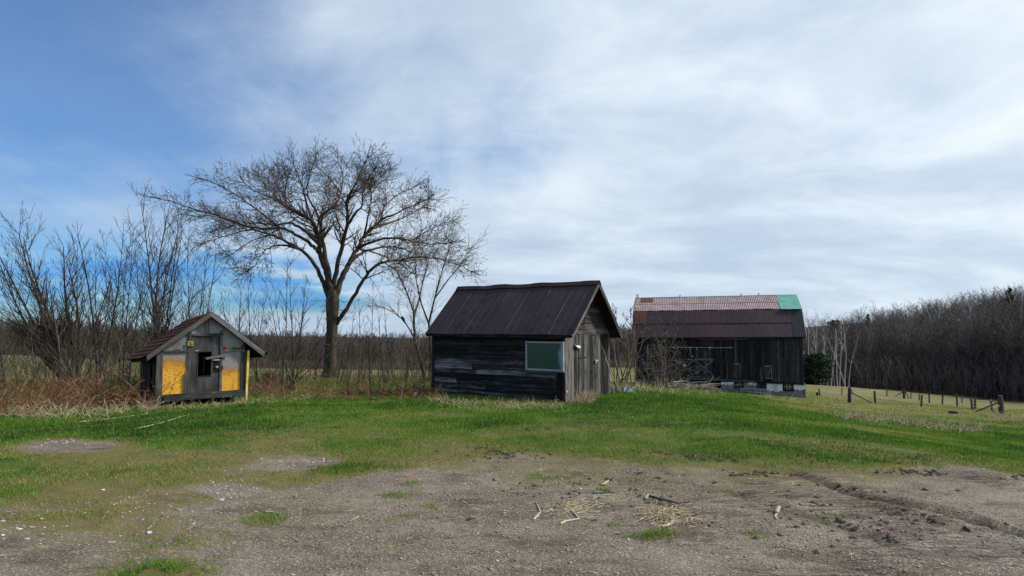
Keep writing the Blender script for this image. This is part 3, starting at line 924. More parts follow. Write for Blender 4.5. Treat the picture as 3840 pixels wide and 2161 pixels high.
# ================================================================== the little house with yellow panels
def build_playhouse():
    a = R(38); u = unit2(math.cos(a), math.sin(a)); d = unit2(-math.sin(a), math.cos(a)); n = -d
    P0 = np.array([-8.554, 16.0, 0.0]); DEP = 2.05
    S = lambda s, v, z: P0 + u * s + d * v + UP * (z - .06 * v)
    r_ = root('playhouse', S(1, 1, -.25), 'small weathered wooden hut with yellow panels and brown shingle roof', 'hut')
    def box(name, s0, s1, z0, z1, v0, v1, mt, par=r_, label=None):
        m = MB(); m.hexa([S(s0, v0, z0), S(s1, v0, z0), S(s1, v1, z0), S(s0, v1, z0), S(s0, v0, z1), S(s1, v0, z1), S(s1, v1, z1), S(s0, v1, z1)])
        Mx = Matrix(((u[0], d[0], 0, 0), (u[1], d[1], 0, 0), (0, 0, 1, 0), (0, 0, 0, 1))); Mx.translation = Vector(S(s0, v0, z0))
        o = m.build(name, mt, par, M=Mx)
        if label: o['label'] = label
        return o
    def vb(name, s, z0, z1, w, v=-.0, t=.03, mt=W_BRACE, s1=None, **k):
        return board(r_, name, S(s, v, z0), S(s if s1 is None else s1, v, z1), n, w, t, mt, **k)
    def hb(name, s0, s1, z0, w, v=-.0, t=.03, mt=W_BRACE, z1=None, **k):
        return board(r_, name, S(s0, v, z0), S(s1, v, z0 if z1 is None else z1), n, w, t, mt, **k)
    # yellow infill sheets
    for s0, s1, wear in ((-.0, .56, -.06), (1.315, 1.84, .17)):
        o = box('panel', s0, s1, -.08, .985, .0, .02, YEL, label='yellow painted infill panel, paint flaking to grey at the top')
        set_attr(o.data, 'wear', [wear] * len(o.data.vertices))
    # grey painted sheets above
    def poly(name, pts, mt):
        m = MB(); k = len(pts)
        m.add([S(s, .0, z) for s, z in pts] + [S(s, .02, z) for s, z in pts],
              [tuple(range(k)), tuple(range(2 * k - 1, k - 1, -1))] + [((i + 1) % k, i, i + k, (i + 1) % k + k) for i in range(k)])
        return m.build(name, mt, r_)
    rl = lambda s: 1.93 - abs(s - 1.05) * .765
    poly('gable_sheet', [(.0, 1.03), (.55, 1.03), (.55, rl(.55) - .06), (0.0, rl(0) - .06)], GREYP)
    poly('gable_sheet', [(1.38, 1.03), (1.90, 1.03), (1.90, rl(1.9) - .06), (1.38, rl(1.38) - .06)], GREYP)
    poly('gable_sheet', [(.56, 1.45), (1.375, 1.45), (1.375, rl(1.375) - .06), (1.05, rl(1.05) - .06), (.56, rl(.56) - .06)], GREYP)
    # frame boards
    vb('post', -.065, -.22, rl(-.1) - .04, .14)
    vb('post', .59, -.1, 1.50, .075, s1=.60)
    vb('post', 1.345, -.02, 1.52, .06)
    vb('post', 1.885, -.12, 1.14, .10)
    vb('trim', .535, -.04, .46, .09, v=-.006, t=.03)
    vb('trim', 1.345, .52, .62, .10, v=-.03, t=.02)
    hb('rail', .0, .57, 1.012, .045, v=-.006)
    hb('rail', 1.37, 1.92, 1.015, .045, v=-.006, z1=1.0)
    hb('lintel', .56, 1.37, 1.425, .055, v=-.008)
    vb('king_post', .975, 1.45, 1.85, .035, v=-.01)
    vb('king_post', 1.03, 1.45, 1.85, .02, v=-.008, t=.02)
    hb('sill', .04, 1.94, -.145, .11, v=-.03, t=.06, mt=W_BRACE, z1=-.12)
    hb('sill', .0, 1.90, -.055, .05, v=-.01, t=.05, mt=W_BRACE, z1=-.04)
    # skid under the floor
    for s in (.25, 1.55):
        box('skid', s, s + .12, -.36, -.2, .05, DEP - .05, W_BLACK)
    # door with a broken-out window
    m = MB()
    D0, D1, z0, z1, w0, w1, q0, q1 = .64, 1.305, -.03, 1.395, .80, 1.11, .385, .985
    for a0, a1, b0, b1 in ((D0, D1, z0, q0), (D0, D1, q1, z1), (D0, w0, q0, q1), (w1, D1, q0, q1)):
        m.hexa([S(a0, -.01, b0), S(a1, -.01, b0), S(a1, .02, b0), S(a0, .02, b0), S(a0, -.01, b1), S(a1, -.01, b1), S(a1, .02, b1), S(a0, .02, b1)])
    Mx = Matrix(((0, u[0], n[0], 0), (0, u[1], n[1], 0), (1, 0, 0, 0), (0, 0, 0, 1))); Mx.translation = Vector(S(D0, 0, 0))
    door = m.build('door', W_PLY, r_, M=Mx)
    door['label'] = 'grey door with an empty window opening'
    for s0, s1, b0, b1 in ((w0 - .02, w1 + .02, q1 - .002, q1 + .018), (w0 - .018, w0, q0, q1), (w1, w1 + .018, q0, q1), (w0 - .02, w1 + .02, q0 - .018, q0)):
        box('window_trim', s0, s1, b0, b1, -.022, -.011, W_GREY, door)
    m = MB(); m.tube([S(1.245, -.012, .59), S(1.245, -.05, .59), S(1.245, -.055, .59)], [.012, .03, .02], 10); m.build('knob', ALUD, door)
    box('lock_plate', 1.17, 1.28, .46, .74, -.022, -.011, W_BLACK, door)
    box('drip_strip', 1.13, 1.30, .762, .79, -.05, -.023, STEELW, door)
    m = MB(); m.tube([S(.735, -.02, 1.01), S(.77, -.03, 1.015), S(.80, -.03, 1.035)], .012, 6); m.build('hinge', STEELW, door)
    board(r_, 'loose_board', S(.965, -.075, .815), S(1.53, -.045, .90), n, .055, .02, W_BRACE, .003)
    # small yellow plate nailed beside the door
    sg = box('sign_plate', .545, .67, 1.145, 1.262, -.062, -.05, SIGNY, label='small yellow plate with dark marks')
    for s0, zz, w_, h_ in ((.565, 1.215, .028, .028), (.575, 1.165, .03, .02), (.628, 1.21, .026, .02), (.625, 1.165, .028, .026), (.604, 1.15, .006, .10)):
        box('mark', s0, s0 + w_, zz, zz + h_, -.068, -.0625, W_DARKIN, sg)
    # red ornament and rusty strap on the right side
    m = MB()
    m.tube([S(1.44, -.05, 1.03), S(1.44, -.055, 1.06)], .008, 6)
    m.tube([S(1.40, -.05, 1.075), S(1.425, -.05, 1.105), S(1.455, -.05, 1.10), S(1.48, -.05, 1.06)], [.01, .028, .026, .008], 8)
    m.build('ornament', REDP, r_, True)
    hb('strap', 1.62, 1.86, 1.07, .06, v=-.012, t=.012, mt=RUST, z1=1.045)
    hb('strap', .27, .40, 1.05, .03, v=-.012, t=.01, mt=RUST)
    # yellow trim post at the right corner, and a dark return behind it
    vb('corner_post', 1.985, -.30, 1.0, .05, v=-.02, t=.05, mt=YELP, s1=2.01, label='bright yellow corner post')
    vb('corner_post', 1.945, -.2, 1.0, .035, v=.03, t=.03, mt=RUST)
    # side and back walls
    for s, sgn in ((-.13, -1), (1.96, 1)):
        v = .06
        while v < DEP:
            w = _rb.uniform(.14, .24)
            if not (sgn < 0 and .35 < v < .62):
                zt = rl(s) - .05
                board(r_, 'side_board', S(s, min(v + w / 2, DEP), -.2), S(s, min(v + w / 2, DEP), zt), u * sgn, w - .01, .02, W_BLACK, .005, 4)
            v += w
    s = -.13
    while s < 1.95:
        w = .22
        board(r_, 'back_board', S(s + w / 2, DEP, -.2), S(s + w / 2, DEP, rl(min(max(s + w / 2, 0), 2)) - .05), d, w - .008, .02, W_BLACK, .004, 3)
        s += w
    box('floor', -.1, 1.94, -.2, -.15, .06, DEP, W_DARKIN)
    # roof: shingle courses on two slopes
    v0, v1 = -.16, DEP + .28
    AP = (1.05, 2.0)
    for sgn, (es, ez) in ((-1, (-.40, .90)), (1, (2.42, .915))):
        dx, dz = es - AP[0], ez - AP[1]; Ls = math.hypot(dx, dz)
        nrm = np.array([-dz, dx]) / Ls
        if nrm[1] < 0: nrm = -nrm
        nc = 10
        for k in range(nc):
            f0 = k / nc; f1 = min(1.02, (k + 1) / nc + .03)
            vs = []; ns = 18
            rr_ = random.Random(k * 7 + sgn)
            for i in range(ns + 1):
                v = v0 + (v1 - v0) * i / ns
                for f, h in ((f0, .008), (f1, .034), (f1, .012)):
                    jj = rr_.uniform(-.012, .012) if f == f1 else 0
                    s_ = AP[0] + dx * (f + jj * .4) + nrm[0] * (h + .03); z_ = AP[1] + dz * (f + jj * .4) + nrm[1] * (h + .03)
                    vs.append(S(s_, v, z_ - .04 + rr_.uniform(-.003, .003)))
            fs = []
            for i in range(ns):
                for j in range(2):
                    a_ = i * 3 + j
                    fs.append((a_, a_ + 1, a_ + 4, a_ + 3))
            m = MB(); m.add(vs, fs); m.build('shingle_course', SHING, r_)
        m = MB()
        def rp(f, h, v): return S(AP[0] + dx * f - nrm[0] * h, v, AP[1] + dz * f - nrm[1] * h)
        m.hexa([rp(1, .05, v0 + .02), rp(1, .05, v1), rp(0, .05, v1), rp(0, .05, v0 + .02), rp(1, .012, v0 + .02), rp(1, .012, v1), rp(0, .012, v1), rp(0, .012, v0 + .02)])
        m.build('roof_deck', W_BLACK, r_)
        nb_ = n
        p_a = S(AP[0] + dx * 1.0 - nrm[0] * .055, v0, AP[1] + dz * 1.0 - nrm[1] * .055 + .01); p_b = S(AP[0] + sgn * .02 - nrm[0] * .055, v0, AP[1] - nrm[1] * .055 - sgn * 0)
        board(r_, 'bargeboard', p_a, p_b, nb_, .115, .03, W_WEATH if sgn < 0 else W_BRACE, .003, 6, e0=(.55 if sgn < 0 else -.55))
        m = MB(); m.hexa([rp(1.0, .13, v0 + .03), rp(1.0, .13, v1), rp(.985, .13, v1), rp(.985, .13, v0 + .03), rp(1.0, .02, v0 + .03), rp(1.0, .02, v1), rp(.985, .02, v1), rp(.985, .02, v0 + .03)])
        m.build('fascia', W_BLACK, r_)
    m = MB(); m.tube([S(1.05, v0 + .02, 2.02), S(1.05, v0 + .02, 2.10)], .008, 5); m.build('ridge_spike', IRON, r_)
    return S
PLAY = build_playhouse()

# ================================================================== the barn
def build_barn():
    a = R(15); u = unit2(math.cos(a), -math.sin(a)); n = unit2(-math.sin(a), -math.cos(a)); d = -n
    L0 = np.array([10.80, 57.54, 0.0]); LEN, HW = 13.72, 4.2
    S = lambda s, v, z: L0 + u * s + d * v + UP * z
    r_ = root('barn', S(LEN / 2, HW, -4.3), 'big black wooden barn with maroon and pink gambrel metal roof', 'barn')
    ZE = lambda s: .60 + .11 * s / LEN
    ZB = lambda s: -2.98 - .19 * max(0, s - 6.8) / 7
    # dark shell
    m = MB()
    for v in (.05, 2 * HW - .1):
        m.box(S(0.05, v, -3.2), u * (LEN - .1), d * .05, UP * 3.9)
    m.build('wall', W_DARKIN, r_)
    # front boards
    s = 0.0
    while s < LEN:
        w = _rb.uniform(.15, .24); w = min(w, LEN - s)
        if w < .06: break
        z0 = ZB(s) - _rb.uniform(-.03, .05); mid = s + w / 2
        z1 = ZE(s)
        if 3.38 < mid < 6.66: z0 = -.15
        if 2.8 < mid <= 3.38: z0 = -2.72
        if 6.7 < mid < 9.9: z0 = -2.82
        if 10.72 < mid < 11.32:
            z0 = -1.55
        lighter = _rb.random() < .30 or 13.2 < mid or (7.6 < mid < 9.3 and _rb.random() < .45)
        if lighter and z0 < -2 and _rb.random() < .5 and mid < 13:
            zz = _rb.uniform(-1.9, -1.0)
            board(r_, 'wall_board', S(mid, 0, z0), S(mid, 0, zz), n, w - .012, .025, W_BARN2, .006, 4, rough_end=.03)
            board(r_, 'wall_board', S(mid, 0, zz + .01), S(mid, 0, z1), n, w - .012, .025, W_BARN, .006, 4)
        else:
            board(r_, 'wall_board', S(mid, 0, z0), S(mid, _rb.uniform(-.0, .01), z1), n, w - _rb.uniform(.008, .03), .025 + _rb.uniform(0, .012), W_BARN2 if lighter else W_BARN, .006, 5, rough_end=.05)
        s += w
    # end walls, boards cut to the gambrel line
    def zroof(v):
        t = abs(v - HW)
        return .66 + (HW - t) / 1.55 * 2.25 if t > HW - 1.55 else 2.91 + (HW - 1.55 - t) / 2.65 * 1.3
    for s_, nn in ((0.0, -u), (LEN, u)):
        v = .04
        while v < 2 * HW - .04:
            w = .24
            board(r_, 'end_board', S(s_, v + w / 2, -3.12), S(s_, v + w / 2, zroof(min(v + w / 2, 2 * HW)) - .12), nn, w - .012, .025, W_BARN2 if _rb.random() < .35 else W_BARN, .004, 3)
            v += w
    # eave plank, ledger beams, sill
    board(r_, 'eave_plank', S(.1, -.04, ZE(0) - .12), S(LEN - .15, -.04, ZE(LEN) - .16), n, .13, .03, W_BARN2, .008, 12)
    board(r_, 'eave_plank', S(5.5, -.075, ZE(5) - .12), S(9.4, -.075, ZE(9) - .15), n, .06, .02, W_WEATH, .008, 6)
    board(r_, 'sill_beam', S(2.78, -.02, -2.90), S(6.75, -.02, -2.83), n, .26, .08, W_BARN2, .012, 6)
    board(r_, 'sill_beam', S(6.8, -.03, -2.93), S(9.95, -.03, -2.98), n, .20, .06, W_BARN2, .01, 6)
    board(r_, 'sill_beam', S(9.95, -.03, -3.04), S(LEN, -.03, -3.16), n, .14, .06, W_BARN, .01, 6)
    board(r_, 'door_post', S(6.72, -.02, -3.1), S(6.72, -.02, -.3), n, .13, .06, W_BARN, .006, 4)
    board(r_, 'door_post', S(3.30, -.02, -2.8), S(3.30, -.02, -.25), n, .13, .05, W_BARN, .006, 4)
    # sliding doors
    for k, (a0, a1) in enumerate(((3.40, 4.99), (5.02, 6.62))):
        m = MB(); m.box(S(a0, -.045, -2.70), u * (a1 - a0), d * .02, UP * 2.42)
        dr = m.build('door', W_DARKIN, r_)
        s = a0
        while s < a1 - .02:
            w = min(_rb.uniform(.14, .2), a1 - s)
            board(dr, 'plank', S(s + w / 2, -.045, -2.68), S(s + w / 2, -.045, -.33), n, w - .02, .022, W_BARN2 if _rb.random() < .65 else W_BARN, .004, 4)
            s += w
        board(dr, 'rail', S(a0, -.07, -.36), S(a1, -.07, -.36), n, .15, .03, W_BARN2, .004)
        board(dr, 'rail', S(a0, -.07, -1.235), S(a1, -.07, -1.235), n, .15, .03, W_BRACE, .004)
        board(dr, 'rail', S(a0, -.07, -2.62), S(a1, -.07, -2.62), n, .14, .03, W_BARN, .004)
        board(dr, 'brace', S(a0 + .05, -.10, -1.32), S(a1 - .05, -.10, -2.56), n, .15, .03, W_BRACE, .004)
        board(dr, 'brace', S(a0 + .12, -.08, -2.5), S(a1 - .05, -.08, -1.32), n, .11, .018, W_BRACE, .004)
        for q in (.17, .83):
            m = MB(); sc = a0 + (a1 - a0) * q
            m.box(S(sc - .025, -.12, -.42), u * .05, d * .01, UP * .18)
            m.tube([S(sc, -.13, -.22), S(sc, -.10, -.22)], .06, 10)
            m.build('hanger', STEELW, dr)
        if k == 0:
            m = MB(); m.box(S(4.10, -.145, -1.83), u * .27, d * .006, UP * .17); sg = m.build('warning_sign', plain('sign_white', (.75, .74, .72), .5), dr)
            sg['label'] = 'small red and white notice'
            m = MB(); m.box(S(4.11, -.152, -1.76), u * .25, d * .005, UP * .09); m.build('sign_band', REDP, sg)
            m = MB(); m.box(S(4.15, -.158, -1.735), u * .17, d * .004, UP * .035); m.build('sign_text', MATS['sign_white'], sg)
        if k == 0:
            m = MB(); m.box(S(4.80, -.105, -1.03), u * .17, d * .006, UP * .12); m.build('door_notice', ALUD, dr)
    m = MB(); m.box(S(2.15, -.17, -.235), u * 6.05, d * .05, UP * .045); tr = m.build('door_track', ALUD, r_)
    for q in np.linspace(2.4, 8.0, 8):
        m = MB(); m.box(S(q, -.12, -.22), u * .05, d * .12, UP * .10); m.build('track_bracket', ALUD, tr)
    # hatch with Z brace and pale boards left of it
    m = MB(); m.box(S(10.72, .0, -3.05), u * .60, d * .03, UP * 1.5); h = m.build('hatch', W_DARKIN, r_)
    for q in (10.77, 10.91, 11.05):
        board(h, 'plank', S(q, -.0, -2.75), S(q, 0, -1.57), n, .12, .022, W_BRACE, .005, 3, rough_end=.06)
    board(h, 'rail', S(10.70, -.03, -1.73), S(11.26, -.03, -1.75), n, .09, .02, W_WEATH, .004)
    board(h, 'rail', S(10.75, -.03, -2.75), S(11.30, -.03, -2.74), n, .09, .02, W_BRACE, .004)
    board(h, 'brace', S(10.78, -.05, -2.72), S(11.22, -.05, -1.80), n, .09, .02, W_BRACE, .004)
    board(h, 'stile', S(11.26, -.03, -2.9), S(11.20, -.03, -1.57), n, .09, .02, W_BRACE, .004)
    board(r_, 'patch_board', S(8.23, -.035, -1.57), S(8.70, -.035, -1.58), n, .07, .02, W_WEATH, .004)
    board(r_, 'patch_board', S(8.50, -.03, -2.80), S(8.50, -.03, -1.62), n, .12, .02, W_BARN2, .006)
    board(r_, 'patch_board', S(7.72, -.03, -2.80), S(7.74, -.03, -1.35), n, .10, .02, W_BARN2, .006)
    # foundation
    m = MB(); m.box(S(7.2, .02, -4.9), u * (LEN - 7.2 + .12), d * .35, UP * 1.78); m.build('foundation', CONC, r_)
    m = MB(); m.box(S(LEN + .12 - .35, .38, -5.2), u * .35, d * (2 * HW - .4), UP * 2.1); m.build('foundation', CONC, r_)
    m = MB(); m.box(S(-.05, .05, -4.6), u * 2.2, d * .4, UP * 1.55); m.build('foundation', CONC, r_)
    m = MB(); m.box(S(.4, 2 * HW - .5, -6.0), u * (LEN - .8), d * .4, UP * 2.9); m.build('foundation', CONC, r_)
    # limewashed patches, uneven lower edge
    for s0, s1, zt, zl in ((7.22, 8.25, -3.11, -3.34), (9.42, 10.05, -3.12, -3.34), (10.86, 12.08, -3.14, -3.78), (12.95, 13.80, -3.20, -3.62)):
        k = 9; m = MB(); vs = []
        for i in range(k + 1):
            s = s0 + (s1 - s0) * i / k
            vs += [S(s, .012, zl + _rb.uniform(-.10, .10)), S(s, .012, zt + _rb.uniform(-.02, .02)), S(s, .03, zl), S(s, .03, zt)]
        for i in range(k):
            q = i * 4
            m.f.append((q, q + 4, q + 5, q + 1))
        m.v = [tuple(x) for x in vs]
        m.build('limewash_patch', LIME, r_)
    def fwin(s0, s1, z0, z1, nc):
        m = MB(); m.box(S(s0 - .03, .0, z0 - .03), u * (s1 - s0 + .06), d * .02, UP * (z1 - z0 + .06)); w_ = m.build('window', W_DARKIN, r_)
        for i in range(nc):
            for j in range(2):
                m = MB(); a0 = s0 + .06 + (s1 - s0 - .12) * i / nc; c0 = z0 + .05 + (z1 - z0 - .1) * j / 2
                m.box(S(a0, -.01, c0), u * ((s1 - s0 - .12) / nc), d * .008, UP * ((z1 - z0 - .1) / 2)); m.build('pane', DPANE, w_)
        for i in range(1, nc):
            a0 = s0 + .06 + (s1 - s0 - .12) * i / nc
            m = MB(); m.box(S(a0 - .018, -.03, z0 + .04), u * .036, d * .018, UP * (z1 - z0 - .08)); m.build('muntin', ALU, w_)
        m = MB(); zc = (z0 + z1) / 2; m.box(S(s0 + .05, -.032, zc - .018), u * (s1 - s0 - .1), d * .018, UP * .036); m.build('muntin', ALU, w_)
        for a0, a1 in ((s0 - .04, s0 + .05), (s1 - .05, s1 + .04)):
            m = MB(); m.box(S(a0, -.035, z0 - .03), u * (a1 - a0), d * .03, UP * (z1 - z0 + .04)); m.build('frame', W_BARN, w_)
        m = MB(); m.box(S(s0 - .05, -.035, z1 + .0), u * (s1 - s0 + .1), d * .03, UP * .06); m.build('frame', W_BARN, w_)
        m = MB(); m.box(S(s0 - .05, -.05, z0 - .07), u * (s1 - s0 + .1), d * .05, UP * .05); m.build('sill', W_BARN2, w_)
    fwin(8.30, 9.0, -3.54, -3.10, 3)
    fwin(12.14, 12.90, -3.68, -3.14, 3)
    m = MB(); m.box(S(10.07, .0, -3.60), u * .75, d * .02, UP * .52); fb = m.build('boarded_opening', W_DARKIN, r_)
    for i in range(4):
        board(fb, 'plank', S(10.16 + .185 * i, .0, -3.58), S(10.16 + .185 * i, .0, -3.12), n, .175, .02, W_BARN2 if i != 3 else W_BARN, .004, 3)
    # stone and log base under the doors
    rr = random.Random(3)
    for k in range(26):
        s0 = 2.3 + (k % 9) * .52 + rr.uniform(-.1, .1); zz = -3.7 + (k // 9) * .2
        m = MB(); w_ = rr.uniform(.35, .6); h_ = rr.uniform(.14, .2)
        c = [S(s0, rr.uniform(-.1, .0), zz), S(s0 + w_, rr.uniform(-.1, 0), zz), S(s0 + w_, .3, zz), S(s0, .3, zz),
             S(s0 + .03, rr.uniform(-.06, .02), zz + h_), S(s0 + w_ - .03, rr.uniform(-.06, .02), zz + h_), S(s0 + w_ - .03, .3, zz + h_), S(s0 + .03, .3, zz + h_)]
        m.hexa(c); m.build('stone', CONC if rr.random() < .4 else W_SILVER, r_)
    # ---- roof
    OV = .22
    def prof(f, row):                                  # (v, z) on the front slopes
        if row == 0: return (-.30 + 1.85 * f, .62 + 2.33 * f)
        return (1.55 + 2.65 * f, 2.98 + 1.24 * f)
    def corr(name, s0, s1, row, f0, f1, mt, lift=0.0, amp=.02, per=.15, back=False, edge=.0):
        k = max(2, int((s1 - s0) / per * 4)); nv = 5; vs = []
        ph = s0
        rr_ = random.Random(int(s0 * 10) + row)
        for i in range(nv + 1):
            f = f0 + (f1 - f0) * i / nv
            v, z = prof(f, row)
            if back: v = 2 * HW - v
            for j in range(k + 1):
                s = s0 + (s1 - s0) * j / k
                h = amp * math.cos(2 * math.pi * s / per) + .012 * math.sin(s * 1.3 + f * 2)
                e = edge * (vnoise(np.array([s * 3.0]), np.array([row + f0]))[0] - .5) if i == 0 else 0
                zt = .13 * (s / LEN)
                nr = np.array([-2.33, 1.85]) if row == 0 else np.array([-1.24, 2.65]); nr = nr / np.linalg.norm(nr)
                vo = nr[0] * (h + lift); vo = -vo if back else vo
                vs.append(S(s, v + vo, z + zt + nr[1] * (h + lift) + e))
        w_ = k + 1
        fs = [(i * w_ + j, i * w_ + j + 1, i * w_ + w_ + j + 1, i * w_ + w_ + j) for i in range(nv) for j in range(k)]
        m = MB(); m.add(vs, fs)
        return m.build(name, mt, r_, False)
    a0, a1 = -OV, LEN + OV
    corr('roof_sheet', a0, 13.05, 0, .0, .53, ROOF_MAR, 0.0, .004)
    corr('roof_sheet', a0, 13.05, 0, .50, 1.0, ROOF_MAR, .03, .004, edge=.03)
    corr('roof_sheet', 13.03, a1, 0, .0, 1.0, ROOF_BLUE, .02, .003)
    corr('roof_sheet', a0, 12.30, 1, .0, .52, ROOF_PINK, .02, .018, edge=.06)
    corr('roof_sheet', a0, 12.30, 1, .48, 1.0, ROOF_PINK, .045, .018, edge=.02)
    corr('roof_sheet', 12.28, a1, 1, -.06, 1.0, ROOF_TEAL, .06, .004).__setitem__('label', 'teal green roof sheet at the right end')
    corr('roof_sheet', a0, 1.0, 0, .5, .98, RUST, .05, .012).__setitem__('label', 'rusty roof sheet at the left end')
    corr('roof_sheet', .35, 1.5, 1, .62, .98, RUST, .08, .02).__setitem__('label', 'rusty patch near the left end of the ridge')
    corr('roof_sheet', a0, a1, 0, 0, 1.0, ROOF_MAR, 0, .012, back=True)
    corr('roof_sheet', a0, a1, 1, 0, 1.0, ROOF_PINK, 0.02, .02, back=True)
    # edge trim and ridge
    m = MB()
    for row, f0, f1 in ((0, 0, 1), (1, 0, 1)):
        (va, za), (vb_, zb) = prof(f0, row), prof(f1, row)
        for s_ in (a1,):
            m.hexa([S(s_, va, za - .10 + .13), S(s_ + .04, va, za - .10 + .13), S(s_ + .04, vb_, zb - .10 + .13), S(s_, vb_, zb - .10 + .13),
                    S(s_, va, za + .06 + .13), S(s_ + .04, va, za + .06 + .13), S(s_ + .04, vb_, zb + .06 + .13), S(s_, vb_, zb + .06 + .13)])
    m.build('edge_trim', ALU, r_)
    for side in (0, 1):
        for row in (0, 1):
            (va, za), (vb_, zb) = prof(0, row), prof(1, row)
            if side: va, vb_ = 2 * HW - va, 2 * HW - vb_
            m = MB(); q = -.09
            m.hexa([S(a0 + .05, va, za + q - .03), S(a1 - .05, va, za + q - .03 + .13), S(a1 - .05, vb_, zb + q - .03 + .13), S(a0 + .05, vb_, zb + q - .03),
                    S(a0 + .05, va, za + q), S(a1 - .05, va, za + q + .13), S(a1 - .05, vb_, zb + q + .13), S(a0 + .05, vb_, zb + q)])
            m.build('roof_deck', W_BLACK, r_)
    m = MB(); m.tube([S(a0, HW, 4.27), S(LEN / 2, HW, 4.33), S(a1, HW, 4.40)], .05, 6); m.build('ridge_cap', ALU, r_)
    for s_ in (.05, 3.9, 9.3, 10.8):
        zz = 4.27 + .13 * s_ / LEN
        m = MB(); m.tube([S(s_, HW, zz), S(s_, HW, zz + .14)], .03, 6); m.tube([S(s_ - .05, HW, zz + .13), S(s_ + .06, HW, zz + .19)], .035, 6); m.build('ridge_finial', IRON, r_)
    return S, u, d, n
BARN = build_barn()

# ---- tubular field gate standing against the foundation
def build_gate():
    S, u, d, n = BARN
    r_ = root('metal_gate', S(9.8, -.8, -4.1), 'grey metal rail gate standing in front of the barn foundation', 'gate')
    V = -.8
    for (a, za), (b, zb) in (((8.65, -3.55), (11.05, -3.60)), ((9.25, -3.83), (11.0, -3.90)), ((9.85, -4.06), (10.95, -4.10))):
        m = MB(); m.tube([S(a, V, za), S(b, V, zb)], .032, 8); m.build('bar', ALU, r_)
    for s, za, zb in ((8.80, -4.2, -3.54), (9.88, -4.35, -3.56), (10.92, -4.4, -3.59)):
        m = MB(); m.tube([S(s, V + .03, za), S(s, V + .03, zb)], .035, 8); m.build('upright', ALU, r_)
build_gate()
print('buildings ready')
#@@PART3
# ------------------------------------------------------------------ branch growing
def _nrm(a, b, c):
    l = math.sqrt(a * a + b * b + c * c) + 1e-12
    return a / l, b / l, c / l

class Twigs:
    """collects tapered segments; builds them as one mesh of thin tubes"""
    def __init__(self, seed):
        self.s = []; self.r = random.Random(seed)

    def seg(self, p, q, r0, r1, t=.5):
        self.s.append((p[0], p[1], p[2], q[0], q[1], q[2], r0, r1, t))

    def path(self, pts, r0, r1, t=.4, p=1.0):
        n = len(pts) - 1
        for i in range(n):
            self.seg(pts[i], pts[i + 1], r0 + (r1 - r0) * (i / n) ** p, r0 + (r1 - r0) * ((i + 1) / n) ** p, t)

    def grow(self, p, d, L, r, lvl, P):
        """P: dict of per-level lists: step, jit, trop, n (children), ang, ratio, start; 'rmin'"""
        R_ = self.r
        k = lvl
        st = P['step'][min(k, len(P['step']) - 1)]
        n = max(2, int(L / st + .5)); h = L / n
        jit = P['jit'][min(k, len(P['jit']) - 1)]; tr = P['trop'][min(k, len(P['trop']) - 1)]
        nch = P['n'][k] * L if k < len(P['n']) else 0
        start = P['start'][min(k, len(P['start']) - 1)] if P['start'] else 0
        x, y, z = p; dx, dy, dz = d
        acc = R_.random()
        rm = P['rmin']
        tint = R_.random()
        for i in range(n):
            dx += R_.gauss(0, jit); dy += R_.gauss(0, jit); dz += R_.gauss(0, jit) + tr
            dx, dy, dz = _nrm(dx, dy, dz)
            f0, f1 = i / n, (i + 1) / n
            ra = max(rm, r * (1 - .82 * f0)); rb = max(rm, r * (1 - .82 * f1))
            nx_, ny_, nz_ = x + dx * h, y + dy * h, z + dz * h
            self.s.append((x, y, z, nx_, ny_, nz_, ra, rb, tint))
            x, y, z = nx_, ny_, nz_
            if f1 > start and nch > 0:
                acc += nch / n / (1 - start)
                while acc > 1:
                    acc -= 1
                    a = P['ang'][k] * R_.uniform(.7, 1.3)
                    # perpendicular
                    ux, uy, uz = R_.gauss(0, 1), R_.gauss(0, 1), R_.gauss(0, 1) * P.get('flat', 1)
                    dt = ux * dx + uy * dy + uz * dz
                    ux, uy, uz = _nrm(ux - dx * dt, uy - dy * dt, uz - dz * dt)
                    c, s = math.cos(a), math.sin(a)
                    cl = L * P['ratio'][k] * R_.uniform(.6, 1.25) * (1 - .55 * f1)
                    if cl > P.get('lmin', .05):
                        self.grow((x, y, z), _nrm(dx * c + ux * s, dy * c + uy * s, dz * c + uz * s), cl, max(rm, rb * P.get('rr', .6)), k + 1, P)
        return (x, y, z), (dx, dy, dz)

    def arr(self): return np.array(self.s, float)

def tube_mesh(name, A, sides=3, origin=(0, 0, 0), smooth=False):
    """one mesh from segments (n,9)"""
    p0 = A[:, 0:3] - np.array(origin); p1 = A[:, 3:6] - np.array(origin)
    d = p1 - p0; d /= np.linalg.norm(d, axis=1, keepdims=True) + 1e-9
    ref = np.where(np.abs(d[:, 2:3]) < .9, np.array([[0, 0, 1.0]]), np.array([[1.0, 0, 0]]))
    u = np.cross(d, ref); u /= np.linalg.norm(u, axis=1, keepdims=True) + 1e-9
    w = np.cross(d, u)
    n = len(A); V = np.empty((n, 2, sides, 3))
    for j in range(sides):
        t = 2 * math.pi * j / sides
        o = u * math.cos(t) + w * math.sin(t)
        V[:, 0, j] = p0 + o * A[:, 6:7]; V[:, 1, j] = p1 + o * A[:, 7:8]
    b = np.arange(n)[:, None] * (2 * sides)
    F = np.stack([np.concatenate([b + j, b + (j + 1) % sides, b + sides + (j + 1) % sides, b + sides + j], 1) for j in range(sides)], 1).reshape(-1, 4)
    me = mesh_np(name, V.reshape(-1, 3), F, smooth)
    set_attr(me, 'tint', np.repeat(A[:, 8], 2 * sides))
    return me

